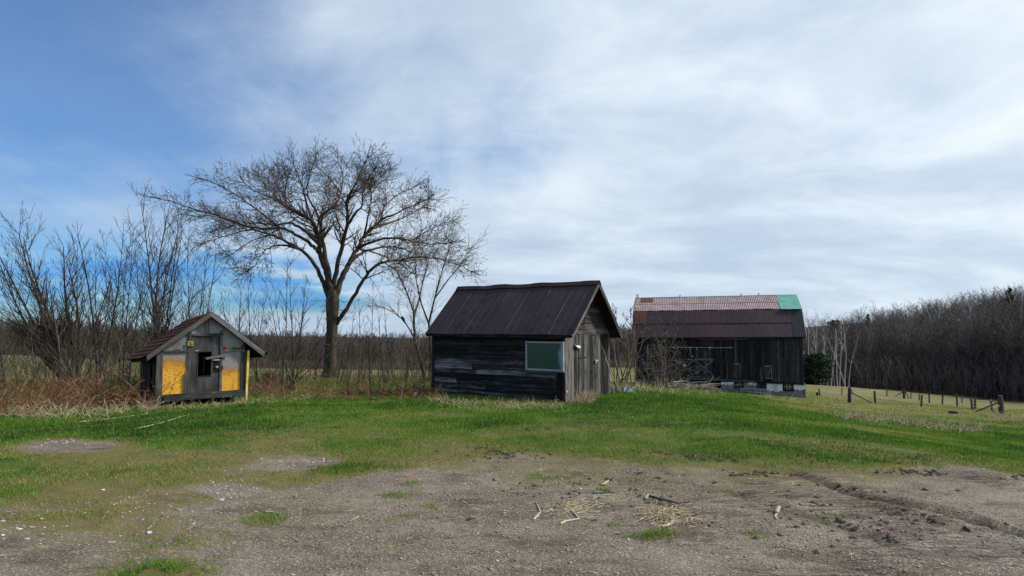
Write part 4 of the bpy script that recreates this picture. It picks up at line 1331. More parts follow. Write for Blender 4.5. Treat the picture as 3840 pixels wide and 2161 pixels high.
def tree_thing(name, base, tw, label, cat, group=None, split=.05, bark=None, twig=None, sides=(7, 3)):
    """root + trunk (thick pieces) + crown (thin pieces)"""
    r_ = root(name, base, label, cat, group)
    A = tw.arr(); th = A[:, 6] > split
    M = Matrix.Translation(Vector(base))
    if th.any(): link('trunk', tube_mesh('trunk', A[th], sides[0], base, True), bark or M_TWIG, r_, M)
    if (~th).any(): link('crown', tube_mesh('crown', A[~th], sides[1], base), twig or M_TWIG, r_, M)
    return r_

# ------------------------------------------------------------------ the great elm
def build_elm():
    DE = 40.0
    b = at(1235, 1418, DE); b[2] = gzf(b[0], b[1])[0] - .1
    z6 = lambda x, y: (580 + x / 1.4795, 520 + y / 1.4795)
    T = Twigs(21)
    R_ = T.r
    def P3(x, y, off): return at(*z6(x, y), DE + off)
    BK = bpy.data.materials['bark_elm']
    trunk = [(967, 1350, 0), (972, 1290, 0), (976, 1180, 0), (983, 1050, 0), (986, 950, 0), (988, 880, 0)]
    tp = [P3(*q) for q in trunk]; tp[0][2] = b[2] - .3
    r_ = root('elm_tree', b, 'tall spreading bare elm with arching limbs behind the hut', 'tree')
    m = MB()
    tr_ = [.58, .40, .35, .345, .38, .40]
    # finer trunk with flutes
    pts = []; rad = []
    for i in range(len(tp) - 1):
        for f in np.linspace(0, 1, 5)[:-1]:
            pts.append(tp[i] * (1 - f) + tp[i + 1] * f); rad.append(tr_[i] * (1 - f) + tr_[i + 1] * f)
    pts.append(tp[-1]); rad.append(tr_[-1] * .9)
    pts.append(tp[-1] + np.array([.02, 0, .45])); rad.append(.30)
    m.tube(pts, rad, 14)
    vv = []
    for v in m.v:
        v = np.array(v); a = math.atan2(v[1] - pts[0][1], v[0] - (pts[0][0] + (v[2] - pts[0][2]) * .04))
        k = 1 + .07 * math.sin(5 * a + v[2] * .5) + .04 * math.sin(11 * a + 2 * v[2])
        c = np.array([np.interp(v[2], [p[2] for p in pts], [p[0] for p in pts]), pts[0][1], v[2]])
        vv.append(tuple(c + (v - c) * np.array([k, k, 1])))
    m.v = vv
    trk = m.build('trunk', BK, r_, True)
    limbs = [
        # points in the tree's plane, radius at start, end depth offset
        ([(1005, 1030), (1040, 980), (1075, 930), (1130, 830), (1190, 740), (1250, 692), (1350, 676), (1450, 660), (1560, 668), (1680, 700), (1770, 745)], .24, -3),
        ([(975, 910), (950, 840), (930, 790), (900, 720), (860, 660), (800, 610), (720, 565), (640, 533), (550, 505), (440, 460), (330, 430), (190, 432)], .27, 4),
        ([(988, 880), (965, 790), (940, 710), (918, 640), (908, 550), (880, 470), (820, 420), (740, 380), (650, 330), (560, 290), (480, 235)], .34, -5),
        ([(925, 660), (895, 615), (860, 580), (780, 530), (700, 497), (600, 498), (480, 478), (350, 430), (230, 395), (120, 358), (20, 335)], .22, -2),
        ([(985, 870), (965, 750), (945, 640), (922, 520), (930, 430), (1000, 372), (1030, 300), (1040, 200), (1010, 90)], .30, 4),
        ([(990, 870), (1005, 740), (1040, 600), (1062, 500), (1070, 400), (1066, 345), (1100, 280), (1140, 190), (1190, 90)], .27, -4),
        ([(1068, 490), (1110, 420), (1150, 370), (1160, 260), (1230, 160)], .15, -6),
        ([(1000, 900), (1030, 790), (1060, 730), (1090, 670), (1130, 600), (1160, 550), (1200, 500), (1255, 450), (1275, 380), (1350, 310), (1450, 265)], .34, 3),
        ([(1075, 700), (1110, 660), (1160, 630), (1230, 610), (1320, 600), (1420, 625), (1540, 655), (1650, 680)], .20, 6),
        ([(1125, 605), (1200, 575), (1300, 550), (1420, 568), (1540, 588), (1660, 575)], .17, -6),
        ([(1200, 500), (1300, 470), (1400, 430), (1510, 370)], .15, 5),
        ([(905, 580), (840, 520), (760, 470), (660, 480), (560, 468), (440, 490), (330, 510)], .19, 7),
        ([(820, 620), (720, 590), (650, 600), (595, 640), (560, 700), (500, 740)], .12, -4),
        ([(880, 470), (840, 350), (815, 250), (760, 120)], .16, -3),
        ([(925, 480), (890, 390), (845, 300), (870, 180), (905, 70)], .16, 6),
        ([(1030, 300), (970, 220), (890, 150)], .10, 2),
        ([(1068, 345), (1130, 280), (1220, 210), (1320, 170)], .13, 5),
        ([(1255, 450), (1330, 420), (1430, 370), (1540, 330)], .12, -4),
        ([(860, 450), (760, 400), (640, 290), (560, 190)], .13, 6),
        ([(700, 500), (600, 420), (480, 330), (360, 260), (250, 220)], .12, -3),
        ([(1160, 550), (1180, 450), (1200, 330), (1180, 220)], .13, -7),
        ([(760, 380), (680, 270), (640, 160)], .09, 3),
        ([(910, 560), (880, 500), (820, 470), (760, 440), (720, 330), (740, 220)], .12, -7),
        ([(1130, 610), (1240, 640), (1350, 690), (1440, 760)], .10, -5),
        ([(1420, 570), (1500, 520), (1600, 470), (1660, 460)], .08, 3),
        ([(540, 505), (430, 530), (330, 560), (250, 590)], .07, 3),
        ([(640, 533), (560, 560), (480, 600), (400, 660)], .07, -3),
        ([(1050, 600), (1000, 520), (1010, 430), (960, 330), (950, 230)], .10, 7),
    ]
    TP = dict(step=[.35, .30, .22, .16], jit=[.10, .12, .16, .2], trop=[.03, .025, .02, .02], n=[3.8, 5.6, 6.5], ang=[.75, .75, .8], ratio=[.50, .45, .5], start=[.10, .12, .1], rmin=.0075, rr=.55, lmin=.12)
    for pts2, r0, off in limbs:
        n = len(pts2)
        raw = []
        for i, (x, y) in enumerate(pts2):
            f = i / (n - 1)
            raw.append(P3(x, y, off * f * f * 1.1 + off * .15 * f))
        # smooth and subdivide
        fine = []
        for i in range(n - 1):
            pa = raw[max(i - 1, 0)]; pb = raw[i]; pc = raw[i + 1]; pd = raw[min(i + 2, n - 1)]
            for t in (0, .25, .5, .75):
                fine.append(.5 * ((2 * pb) + (-pa + pc) * t + (2 * pa - 5 * pb + 4 * pc - pd) * t * t + (-pa + 3 * pb - 3 * pc + pd) * t ** 3))
        fine.append(raw[-1])
        fine = fine[:max(6, int(len(fine) * .985))]
        N = len(fine)
        for i in range(1, N - 1): fine[i] = fine[i] + np.array([R_.gauss(0, .02), R_.gauss(0, .03), R_.gauss(0, .02)])
        rad = [max(.024, .60 * r0 * (1 - i / (N - 1)) ** .9) for i in range(N)]
        lm = MB(); lm.tube(fine, rad, 8); lmo = lm.build('limb', BK, r_, True)
        tot = sum(np.linalg.norm(fine[i + 1] - fine[i]) for i in range(N - 1))
        run = 0
        for i in range(1, N):
            s_ = np.linalg.norm(fine[i] - fine[i - 1]); run += s_
            f = run / tot
            if f < .28: continue
            k = 6.8 * s_ * (.55 + .95 * f)
            while k > 0:
                if R_.random() < k:
                    dx, dy, dz = _nrm(*(fine[i] - fine[i - 1]))
                    ux, uy, uz = R_.gauss(0, 1), R_.gauss(0, 1), R_.gauss(0, .8) + .25
                    dt = ux * dx + uy * dy + uz * dz
                    ux, uy, uz = _nrm(ux - dx * dt, uy - dy * dt, uz - dz * dt)
                    a = R_.uniform(.45, 1.0)
                    L = R_.uniform(1.0, 2.7) * (1.05 - .5 * f)
                    T.grow(tuple(fine[i]), _nrm(dx * math.cos(a) + ux * math.sin(a), dy * math.cos(a) + uy * math.sin(a), dz * math.cos(a) + uz * math.sin(a)), L, min(.055, rad[i] * .5), 0, TP)
                k -= 1
        dx, dy, dz = _nrm(*(fine[-1] - fine[-3]))
        for q in range(4):
            T.grow(tuple(fine[-1]), _nrm(dx + R_.gauss(0, .25), dy + R_.gauss(0, .25), dz + R_.gauss(0, .2) + .1), R_.uniform(.7, 1.4), .022, 0, TP)
    # burrs of fine shoots hanging on the trunk
    for k in range(90):
        i = R_.randrange(3, len(pts) - 2); p = pts[i]; a = R_.uniform(0, 6.28)
        q = p + np.array([math.cos(a), math.sin(a), 0]) * rad_at(rad_list=None, v=.44)
        T.grow(tuple(q), _nrm(math.cos(a), math.sin(a), R_.uniform(-.5, .6)), R_.uniform(.3, .9), .012, 2, TP)
    A = T.arr()
    M = Matrix.Translation(Vector(b))
    link('crown', tube_mesh('crown', A, 3, b), M_TWIG, r_, M)
    # swollen buds on the twig ends
    tips = A[A[:, 7] <= .0085]
    rng = np.random.RandomState(2)
    sel = tips[rng.rand(len(tips)) < min(1, 24000 / max(1, len(tips)))]
    p = sel[:, 3:6]; dd = sel[:, 3:6] - sel[:, 0:3]; dd /= np.linalg.norm(dd, axis=1, keepdims=True)
    sd = rng.normal(size=p.shape); sd -= dd * (sd * dd).sum(1, keepdims=True); sd /= np.linalg.norm(sd, axis=1, keepdims=True)
    sz_ = rng.uniform(.02, .042, (len(p), 1)); s2_ = np.cross(dd, sd)
    V = np.stack([p - dd * sz_ * .5, p + sd * sz_ * .42, p - sd * sz_ * .25 + s2_ * sz_ * .36, p - sd * sz_ * .25 - s2_ * sz_ * .36, p + dd * sz_ * 1.3], 1) - b
    F = np.array([(0, 2, 1), (0, 3, 2), (0, 1, 3), (4, 1, 2), (4, 2, 3), (4, 3, 1)])
    F = (np.arange(len(p))[:, None, None] * 5 + F[None]).reshape(-1, 3)
    me = mesh_np('buds', V.reshape(-1, 3), F); set_attr(me, 'tint', rng.rand(len(p) * 5) * .5 + .3)
    o = link('buds', me, leafy('elm_bud', [(0, (.05, .028, .018)), (1, (.12, .075, .05))], .8, 0), r_, M); o['kind'] = 'stuff'
    print('elm segs', len(A))
def rad_at(rad_list=None, v=.4): return v
build_elm()

# ------------------------------------------------------------------ other bare trees on the left
TP_MAPLE = dict(step=[.6, .35, .28, .22], jit=[.035, .05, .08, .12], trop=[.025, .10, .07, .03], n=[3.8, 4.4, 3.6], ang=[.55, .55, .6], ratio=[.36, .44, .5], start=[.14, .12, .1], rmin=.0065, rr=.5, lmin=.22)
TP_POPLAR = dict(step=[.6, .35, .25, .2], jit=[.03, .05, .08, .12], trop=[.03, .09, .05, .02], n=[4.6, 3.6, 3.0], ang=[.55, .5, .6], ratio=[.24, .45, .5], start=[.18, .12, .1], rmin=.0065, rr=.45, lmin=.2)
BK2 = plain('bark_grey', (.085, .075, .066), .95, 0, .45, 6, .1, (.045, .040, .036), .8)

def clump(px, py, d, stems, seed, label, name='bare_tree', P=TP_MAPLE, group=None, split=.045, bark=BK2, spread=.25):
    """several stems from one stool; stems = list of (top picture x, top picture y, radius)"""
    b = at(px, py, d); b[2] = gzf(b[0], b[1])[0]
    T = Twigs(seed); R_ = T.r
    for tx, ty, r0 in stems:
        top = at(tx, ty, d + R_.uniform(-1.5, 1.5))
        st = b + np.array([R_.uniform(-spread, spread), R_.uniform(-spread, spread), -.15])
        v = top - st; L = np.linalg.norm(v)
        # leaves the base at a wider angle, then turns up
        d0 = _nrm(v[0] * 1.25 / L, v[1] * 1.25 / L, v[2] / L * .93)
        T.grow(tuple(st), d0, L * (.90 if P is TP_MAPLE else 1.0), r0 * .72, 0, P)
    return tree_thing(name, b, T, label, 'tree', group, split, bark)

clump(275, 1452, 27, [(20, 850, .12), (95, 800, .15), (150, 815, .13), (225, 850, .14), (290, 905, .12), (-60, 930, .12), (400, 960, .09), (60, 1000, .07), (460, 1010, .05), (180, 900, .09), (-120, 1060, .07), (330, 870, .08)], 31,
      'many-stemmed bare maple at the far left edge of the yard', P=TP_MAPLE)
clump(385, 1462, 23, [(395, 870, .075), (350, 960, .05), (440, 905, .06), (490, 890, .055), (310, 1010, .035), (545, 960, .04)], 32, 'upright bare tree with straight stems left of the hut', P=TP_POPLAR)
clump(600, 1440, 29, [(515, 775, .10), (560, 800, .09), (610, 780, .11), (660, 800, .08), (700, 850, .07), (750, 930, .05), (480, 900, .05), (630, 850, .06)], 33, 'tallest group of straight bare stems behind the hut roof', P=TP_POPLAR)
clump(470, 1450, 30, [(430, 900, .06), (470, 930, .05), (505, 860, .06), (540, 880, .05), (410, 980, .04)], 37, 'bare straight stems between the far left maple and the hut', P=TP_POPLAR)
clump(735, 1446, 32, [(690, 900, .06), (725, 940, .05), (770, 930, .055), (800, 1000, .045), (660, 960, .04)], 38, 'group of thin bare stems rising behind the hut ridge', P=TP_POPLAR)
clump(905, 1445, 31, [(880, 1010, .07), (935, 1000, .06), (990, 1080, .05), (835, 1060, .05), (860, 1100, .03)], 34, 'slim bare tree just right of the hut ridge', P=TP_MAPLE)
clump(1085, 1462, 22, [(1010, 1060, .04), (1060, 1000, .045), (1100, 1010, .05), (1150, 1060, .04), (1200, 1100, .035), (1240, 1170, .025), (980, 1150, .025), (1040, 1090, .035), (1280, 1240, .02), (1130, 1040, .03)], 35,
      'bare multi-stemmed shrub tree left of the elm trunk', P=TP_POPLAR, split=.03)
TP_WILLOW = dict(step=[.45, .35, .28, .22], jit=[.10, .09, .11, .14], trop=[.02, .02, .015, .0], n=[2.6, 3.8, 3.4], ang=[.8, .7, .7], ratio=[.6, .5, .5], start=[.2, .15, .1], rmin=.006, rr=.55, lmin=.25)
M_PALETWIG = leafy('twig_pale', [(0, (.10, .08, .06)), (.5, (.17, .135, .10)), (1, (.25, .20, .15))], .9, 0)
def build_willow():
    d = 29.0
    b = at(1600, 1440, d); b[2] = gzf(b[0], b[1])[0]
    T = Twigs(36)
    z7 = lambda x, y: (1400 + x / 7.25, 1130 + y / 7.25)
    def P3(px, py, o): return at(px, py, d + o)
    for pts, r0 in (([(1600, 1445, 0), (1575, 1340, 0), (1556, 1280, .2), (1552, 1200, .3), (1551, 1170, .3), (1530, 1110, .2), (1505, 1050, -.5), (1480, 1000, -1)], .13),
                    ([(1552, 1185, .3), (1570, 1130, .8), (1585, 1060, 1.2), (1600, 1000, 1.5), (1620, 930, 2)], .085),
                    ([(1610, 1445, 0), (1615, 1330, -.3), (1608, 1210, -.6), (1630, 1120, -1), (1660, 1010, -1.4), (1690, 920, -2)], .11),
                    ([(1556, 1270, .2), (1520, 1210, -.4), (1480, 1170, -.8), (1420, 1150, -1.5)], .055),
                    ([(1608, 1215, -.6), (1580, 1140, -1.2), (1560, 1050, -1.6), (1560, 960, -2)], .07),
                    ([(1630, 1120, -1), (1680, 1050, -.5), (1730, 990, 0), (1760, 940, .4)], .055)):
        w = [P3(*q) for q in pts]
        fine = []
        for i in range(len(w) - 1):
            for t in (0, .34, .67): fine.append(w[i] * (1 - t) + w[i + 1] * t)
        fine.append(w[-1]); N = len(fine)
        rr = [max(.012, .62 * r0 * (1 - .85 * i / N)) for i in range(N)]
        for i in range(N - 1): T.seg(fine[i], fine[i + 1], rr[i], rr[i + 1], .3)
        for i in range(4, N):
            dx, dy, dz = _nrm(*(fine[i] - fine[i - 1]))
            for q in range(3 if i < N - 1 else 5):
                a = T.r.uniform(.4, .9); ux, uy, uz = _nrm(T.r.gauss(0, 1), T.r.gauss(0, 1), T.r.gauss(0, .6))
                T.grow(tuple(fine[i]), _nrm(dx + ux * a, dy + uy * a, dz + uz * a + .2), T.r.uniform(.6, 1.35), .013, 0, TP_WILLOW)
    A = T.arr(); r_ = root('bare_tree', b, 'slender bare tree with pale twigs at the left end of the shed', 'tree')
    M = Matrix.Translation(Vector(b)); th = A[:, 6] > .0165
    link('trunk', tube_mesh('trunk', A[th], 6, b, True), M_TWIG, r_, M)
    link('crown', tube_mesh('crown', A[~th], 3, b), M_PALETWIG, r_, M)
    # a dark bird sits on the low limb
    pb = P3(1512, 1207, -.55)
    br = root('bird', pb, 'small dark bird perched in the tree left of the shed', 'bird')
    m = MB(); m.tube([pb + np.array(q) for q in ((.10, 0, -.10), (.06, 0, -.02), (.03, 0, .05), (.0, 0, .13), (-.035, 0, .19), (-.05, 0, .215), (-.09, 0, .205))], [.012, .03, .06, .068, .05, .04, .008], 8)
    m.build('body', IRON, br, True)
    m = MB(); m.tube([pb + np.array([.0, 0.01, .05]), pb + np.array([.0, .01, -.01])], .007, 5); m.build('leg', IRON, br)
build_willow()

# saplings along the hedge line
def saplings():
    spec = [(20, 1455, 26, 1130), (130, 1465, 24, 1180), (240, 1470, 21, 1050), (330, 1462, 25, 1120), (480, 1465, 23, 1090), (1300, 1440, 33, 1150), (1345, 1440, 30, 1120), (1395, 1435, 34, 1090), (1440, 1440, 31, 1160),
            (1475, 1436, 34, 1110), (1520, 1445, 28, 1190), (1180, 1430, 36, 1200), (960, 1455, 25, 1180), (820, 1450, 33, 1120), (760, 1448, 34, 1080), (1110, 1440, 34, 1150), (700, 1450, 36, 1050), (420, 1460, 30, 1100), (170, 1455, 33, 1060), (1260, 1440, 27, 1260), (2560, 1460, 33, 1330)]
    for k, (px, py, d, ty) in enumerate(spec[:-1]):
        b = at(px, py, d); b[2] = gzf(b[0], b[1])[0]
        T = Twigs(100 + k); top = at(px + T.r.uniform(-40, 40), ty, d)
        v = top - b; L = np.linalg.norm(v)
        T.grow((b[0], b[1], b[2] - .1), _nrm(*(v / L)), L, .03 + .012 * T.r.random(), 0, TP_POPLAR)
        if T.r.random() < .6:
            T.grow((b[0] + .1, b[1], b[2] - .1), _nrm(v[0] / L + T.r.uniform(-.2, .2), v[1] / L, v[2] / L), L * .7, .024, 0, TP_POPLAR)
        tree_thing('sapling', b, T, 'thin bare sapling in the hedge line left of the shed', 'sapling', 'bare saplings in the hedge line', .02, M_TWIG)
saplings()

# ------------------------------------------------------------------ undergrowth and dead stalks (uncountable)
def stems_mesh(name, specs, seed, mt, label, cat, sides=3, P=None):
    """specs: list of (base xyz, direction, length, radius)"""
    T = Twigs(seed)
    for p, d, L, r in specs: T.grow(p, d, L, r, 0, P)
    A = T.arr(); o0 = A[0, :3]
    o = link(name, tube_mesh(name, A, sides, o0), mt, None, Matrix.Translation(Vector(o0)))
    return tag(o, label, cat, kind='stuff')

def pick(px, py, dd=None):
    p = hit(px, py)
    return p[0], p[1], gzf(p[0], p[1])[0]

rg = random.Random(77)
TP_THIN = dict(step=[.3, .25], jit=[.10, .14], trop=[.03, .03], n=[2.4], ang=[.6], ratio=[.45], start=[.25], rmin=.006, rr=.6, lmin=.15)
M_UNDER = leafy('undergrowth_twig', [(0, (.040, .034, .024)), (.5, (.075, .066, .044)), (1, (.125, .105, .072))], .9, 0)
sp = []
for k in range(1350):
    d = rg.uniform(19, 46); px = rg.uniform(-250, 1640)
    if 1130 < px < 1300 and d < 36 and rg.random() < .8: continue
    x = (px - CX) / FPX * d; z = float(base_z(np.array([x]), np.array([d]))[0])
    if -10.8 < x < -6.4 and d < 19.5: continue
    sp.append(((x, d, z - .05), _nrm(rg.gauss(0, .22), rg.gauss(0, .22), 1), rg.uniform(.6, 2.0) * (1.1 if px < 650 else .85), rg.uniform(.006, .014)))
stems_mesh('undergrowth', sp, 5, M_UNDER, 'thin grey brown undergrowth between the bare trees', 'undergrowth', P=TP_THIN)

# arching brown canes left of the hut and along the yard edge
TP_CANE = dict(step=[.16, .14], jit=[.07, .1], trop=[-.075, -.04], n=[1.3], ang=[.6], ratio=[.35], start=[.3], rmin=.0045, rr=.6, lmin=.12)
M_CANE = leafy('bramble_cane', [(0, (.075, .033, .019)), (.5, (.165, .068, .034)), (.85, (.21, .105, .058)), (1, (.32, .23, .15))], .85, 0)
def canes(n, xr, yr, seed, lr, lean, name, label, mt=M_CANE, P=TP_CANE, thick=.006, cat='brambles'):
    r_ = random.Random(seed); out = []
    for k in range(n):
        px = r_.uniform(*xr); py = yr(px) + r_.uniform(-1, 1) * 22 if callable(yr) else r_.uniform(*yr)
        p = hit(px, py); z = gzf(p[0], p[1])[0]
        a = r_.uniform(0, 6.28); e = r_.uniform(*lean)
        out.append(((p[0], p[1], z - .03), _nrm(math.cos(a) * e, math.sin(a) * e, 1), r_.uniform(*lr), thick * r_.uniform(.6, 1.5)))
    return stems_mesh(name, out, seed, mt, label, cat, P=P)
canes(420, (-150, 560), lambda x: 1548 - .075 * max(x, 0), 41, (.45, 1.15), (.4, 1.7), 'bramble_thicket', 'tangle of arching red brown brambles left of the hut')
canes(260, (-150, 480), lambda x: 1520 - .03 * max(x, 0), 45, (.5, 1.2), (.3, 1.3), 'bramble_thicket', 'brown brambles behind the front tangle at far left')
canes(120, (520, 640), lambda x: 1512, 42, (.6, 1.3), (.3, 1.3), 'bramble_thicket', 'brown canes arching over the left corner of the hut')
canes(200, (930, 1120), lambda x: 1478, 43, (.4, 1.0), (.5, 1.8), 'bramble_thicket', 'pale tangled canes just right of the hut')
canes(520, (1150, 1640), lambda x: 1482 - .0 * x, 44, (.3, .75), (.5, 2.2), 'bramble_thicket', 'low pinkish brown brambles between the hook and the shed', P=dict(TP_CANE, trop=[-.12, -.06]))
canes(260, (1000, 1640), lambda x: 1450, 46, (.5, 1.1), (.3, 1.5), 'bramble_thicket', 'brown dead weeds below the elm')

# pale dead grass stalks
M_STRAW = leafy('straw', [(0, (.22, .165, .09)), (.5, (.42, .34, .20)), (1, (.60, .52, .36))], .8, .15)
TP_STR = dict(step=[.09, .1], jit=[.10, .1], trop=[-.05, 0], n=[], ang=[], ratio=[], start=[0, 0], rmin=.003)
def straw_bed(n, pts, seed, lr, name, label, lean=(.3, 2.5), thick=.0045):
    r_ = random.Random(seed); out = []
    for k in range(n):
        px, py, sx_, sy_ = r_.choice(pts)
        p = hit(px + r_.gauss(0, sx_), py + r_.gauss(0, sy_)); z = gzf(p[0], p[1])[0]
        a = r_.uniform(0, 6.28); e = r_.uniform(*lean)
        out.append(((p[0], p[1], z - .01), _nrm(math.cos(a) * e, math.sin(a) * e, 1), r_.uniform(*lr), thick * r_.uniform(.6, 1.4)))
    return stems_mesh(name, out, seed, M_STRAW, label, 'dry grass', P=TP_STR)
straw_bed(900, [(1680, 1512, 50, 7), (1760, 1520, 50, 6), (1900, 1524, 45, 6), (1980, 1526, 50, 7), (2060, 1526, 40, 7), (1640, 1498, 25, 6)], 51, (.08, .26), 'dry_grass', 'pale flattened dead grass along the front of the shed')
straw_bed(330, [(2180, 1508, 26, 6), (2215, 1502, 12, 5)], 52, (.12, .36), 'dry_grass', 'straw tuft at the foot of the shed door', (.1, 1.2))
straw_bed(500, [(60, 1562, 60, 8), (200, 1560, 60, 8), (320, 1556, 60, 8), (450, 1545, 50, 6), (560, 1535, 25, 5)], 53, (.15, .45), 'dry_grass', 'pale dead grass at the foot of the brambles')
straw_bed(320, [(700, 1528, 40, 4), (800, 1520, 40, 4), (900, 1515, 40, 4), (1000, 1502, 50, 6), (1120, 1495, 50, 6)], 54, (.08, .28), 'dry_grass', 'dead grass under and beside the hut sill')
straw_bed(420, [(2330, 1468, 30, 6), (2400, 1466, 30, 6), (2470, 1470, 40, 7), (2560, 1475, 40, 6), (2650, 1478, 30, 5)], 55, (.3, .8), 'dry_grass', 'pale tall dead grass between the shed and the barn', thick=.009)
straw_bed(700, [(3180, 1568, 40, 4), (3300, 1580, 50, 5), (3420, 1592, 50, 6), (3540, 1606, 50, 6), (3640, 1618, 40, 5)], 56, (.25, .6), 'dry_grass', 'long pale strip of dead grass on the right slope', thick=.009)
straw_bed(300, [(3300, 1506, 25, 3), (3330, 1510, 25, 3), (3760, 1565, 40, 4), (2870, 1490, 40, 3), (3790, 1572, 30, 4)], 57, (.3, .7), 'dry_grass', 'straw coloured tussocks among the fence posts', thick=.012)

# ------------------------------------------------------------------ shrubs between the shed and the barn
TP_SUMAC = dict(step=[.3, .25, .2], jit=[.07, .09, .12], trop=[.04, .06, .05], n=[1.1, 1.6], ang=[.6, .6], ratio=[.42, .4], start=[.35, .3, .2], rmin=.011, rr=.65, lmin=.3)
M_SUMAC = leafy('sumac_bark', [(0, (.070, .050, .036)), (.5, (.12, .092, .065)), (1, (.20, .16, .115))], .9, 0)
def build_sumac():
    T = Twigs(61); d = 27.0
    b = at(2345, 1472, d); b[2] = gzf(b[0], b[1])[0]
    for tx, ty in ((2310, 1190), (2330, 1175), (2352, 1160), (2372, 1165), (2395, 1200), (2290, 1260), (2420, 1260), (2300, 1330), (2360, 1230), (2440, 1300), (2320, 1250), (2390, 1290)):
        top = at(tx, ty, d + T.r.uniform(-1, 1)); st = b + np.array([T.r.uniform(-.45, .35), T.r.uniform(-.4, .4), -.1])
        v = top - st; L = np.linalg.norm(v)
        T.grow(tuple(st), _nrm(v[0] * 1.3 / L, v[1] / L, v[2] / L), L, .035, 0, TP_SUMAC)
    r_ = root('sumac_shrub', b, 'bare sumac shrub with seed heads right beside the shed gable', 'shrub')
    A = T.arr(); M = Matrix.Translation(Vector(b))
    link('stems', tube_mesh('stems', A, 4, b, True), M_SUMAC, r_, M)
    # seed heads: ragged upright cones at the branch ends
    tips = A[(A[:, 7] <= .0125) & (A[:, 5] > b[2] + 2.0)]
    rng = np.random.RandomState(4); rng.shuffle(tips)
    m = []
    for t in tips[:46]:
        p = t[3:6]
        for q in range(14):
            h = rng.uniform(0, .16); a = rng.uniform(0, 6.28); w = .045 * (1 - h / .2)
            c = p + np.array([math.cos(a) * w, math.sin(a) * w, h])
            m.append((*(c), *(c + np.array([math.cos(a) * .03, math.sin(a) * .03, .03])), .012, .004, rng.rand()))
    link('seed_heads', tube_mesh('seed_heads', np.array(m), 3, b), leafy('sumac_head', [(0, (.045, .022, .016)), (1, (.11, .05, .032))], .9, 0), r_, M)
    # the tangled bush in front of the barn's left end
    T = Twigs(62); d = 36.0
    b = at(2480, 1462, d); b[2] = gzf(b[0], b[1])[0]
    P = dict(step=[.35, .25, .2, .18], jit=[.16, .18, .2, .2], trop=[.02, .0, .0, 0], n=[3.6, 4.4, 3.2], ang=[.8, .8, .8], ratio=[.5, .5, .5], start=[.1, .12, .1], rmin=.009, rr=.6, lmin=.2)
    for tx, ty in ((2400, 1220), (2425, 1200), (2450, 1240), (2480, 1235), (2510, 1270), (2545, 1290), (2570, 1330), (2400, 1320), (2430, 1350), (2480, 1330), (2530, 1370), (2390, 1390), (2460, 1400), (2580, 1380)):
        top = at(tx, ty, d + T.r.uniform(-2, 2)); st = b + np.array([T.r.uniform(-.8, .8), T.r.uniform(-.8, .8), -.1])
        v = top - st; L = np.linalg.norm(v)
        T.grow(tuple(st), _nrm(v[0] * 1.4 / L, v[1] / L, v[2] / L), L * 1.0, .038, 0, P)
    r_ = root('bare_shrub', b, 'dense tangled bare shrub in front of the left end of the barn', 'shrub')
    A = T.arr(); M = Matrix.Translation(Vector(b))
    link('stems', tube_mesh('stems', A[A[:, 6] > .016], 4, b, True), M_SUMAC, r_, M)
    link('crown', tube_mesh('crown', A[A[:, 6] <= .016], 3, b), leafy('shrub_twig', [(0, (.045, .036, .030)), (.5, (.080, .065, .054)), (1, (.15, .125, .105))], .9, 0), r_, M)
build_sumac()
print('left trees ready')
# ------------------------------------------------------------------ the woods
TP_WOOD = dict(step=[1.2, .8, .6, .5], jit=[.05, .10, .15, .2], trop=[.03, .05, .03, .02], n=[2.0, 1.9, 1.6], ang=[.7, .7, .7], ratio=[.33, .45, .5], start=[.28, .15, .1, .1], rmin=.016, rr=.5, lmin=.35)
def wood_variant(seed, H, P=TP_WOOD, r=.15):
    T = Twigs(seed)
    T.grow((0, 0, -.3), _nrm(T.r.gauss(0, .05), T.r.gauss(0, .05), 1), H, r, 0, P)
    if T.r.random() < .35: T.grow((.2, 0, -.3), _nrm(T.r.gauss(0, .15), T.r.gauss(0, .15), 1), H * .85, r * .8, 0, P)
    return T.arr()
def vary_random(m):
    nt = NT(m.node_tree); b = nt.n['Principled BSDF']; src = b.inputs['Base Color'].links[0].from_socket
    r_ = nt.n.new('ShaderNodeObjectInfo').outputs['Random']; k = nt.mapr(r_, 0, 1, .55, 1.5)
    nt.put(b.inputs['Base Color'], nt.mix(1.0, src, nt.comb(k, k, k), 'MULTIPLY'))
    return m
M_WOOD = leafy('wood_twig', [(0, (.062, .050, .046)), (.5, (.112, .092, .084)), (.8, (.165, .140, .128)), (1, (.25, .22, .205))], .95, 0)
M_FARW = leafy('far_wood_twig', [(0, (.060, .049, .044)), (1, (.14, .115, .100))], .95, 0)

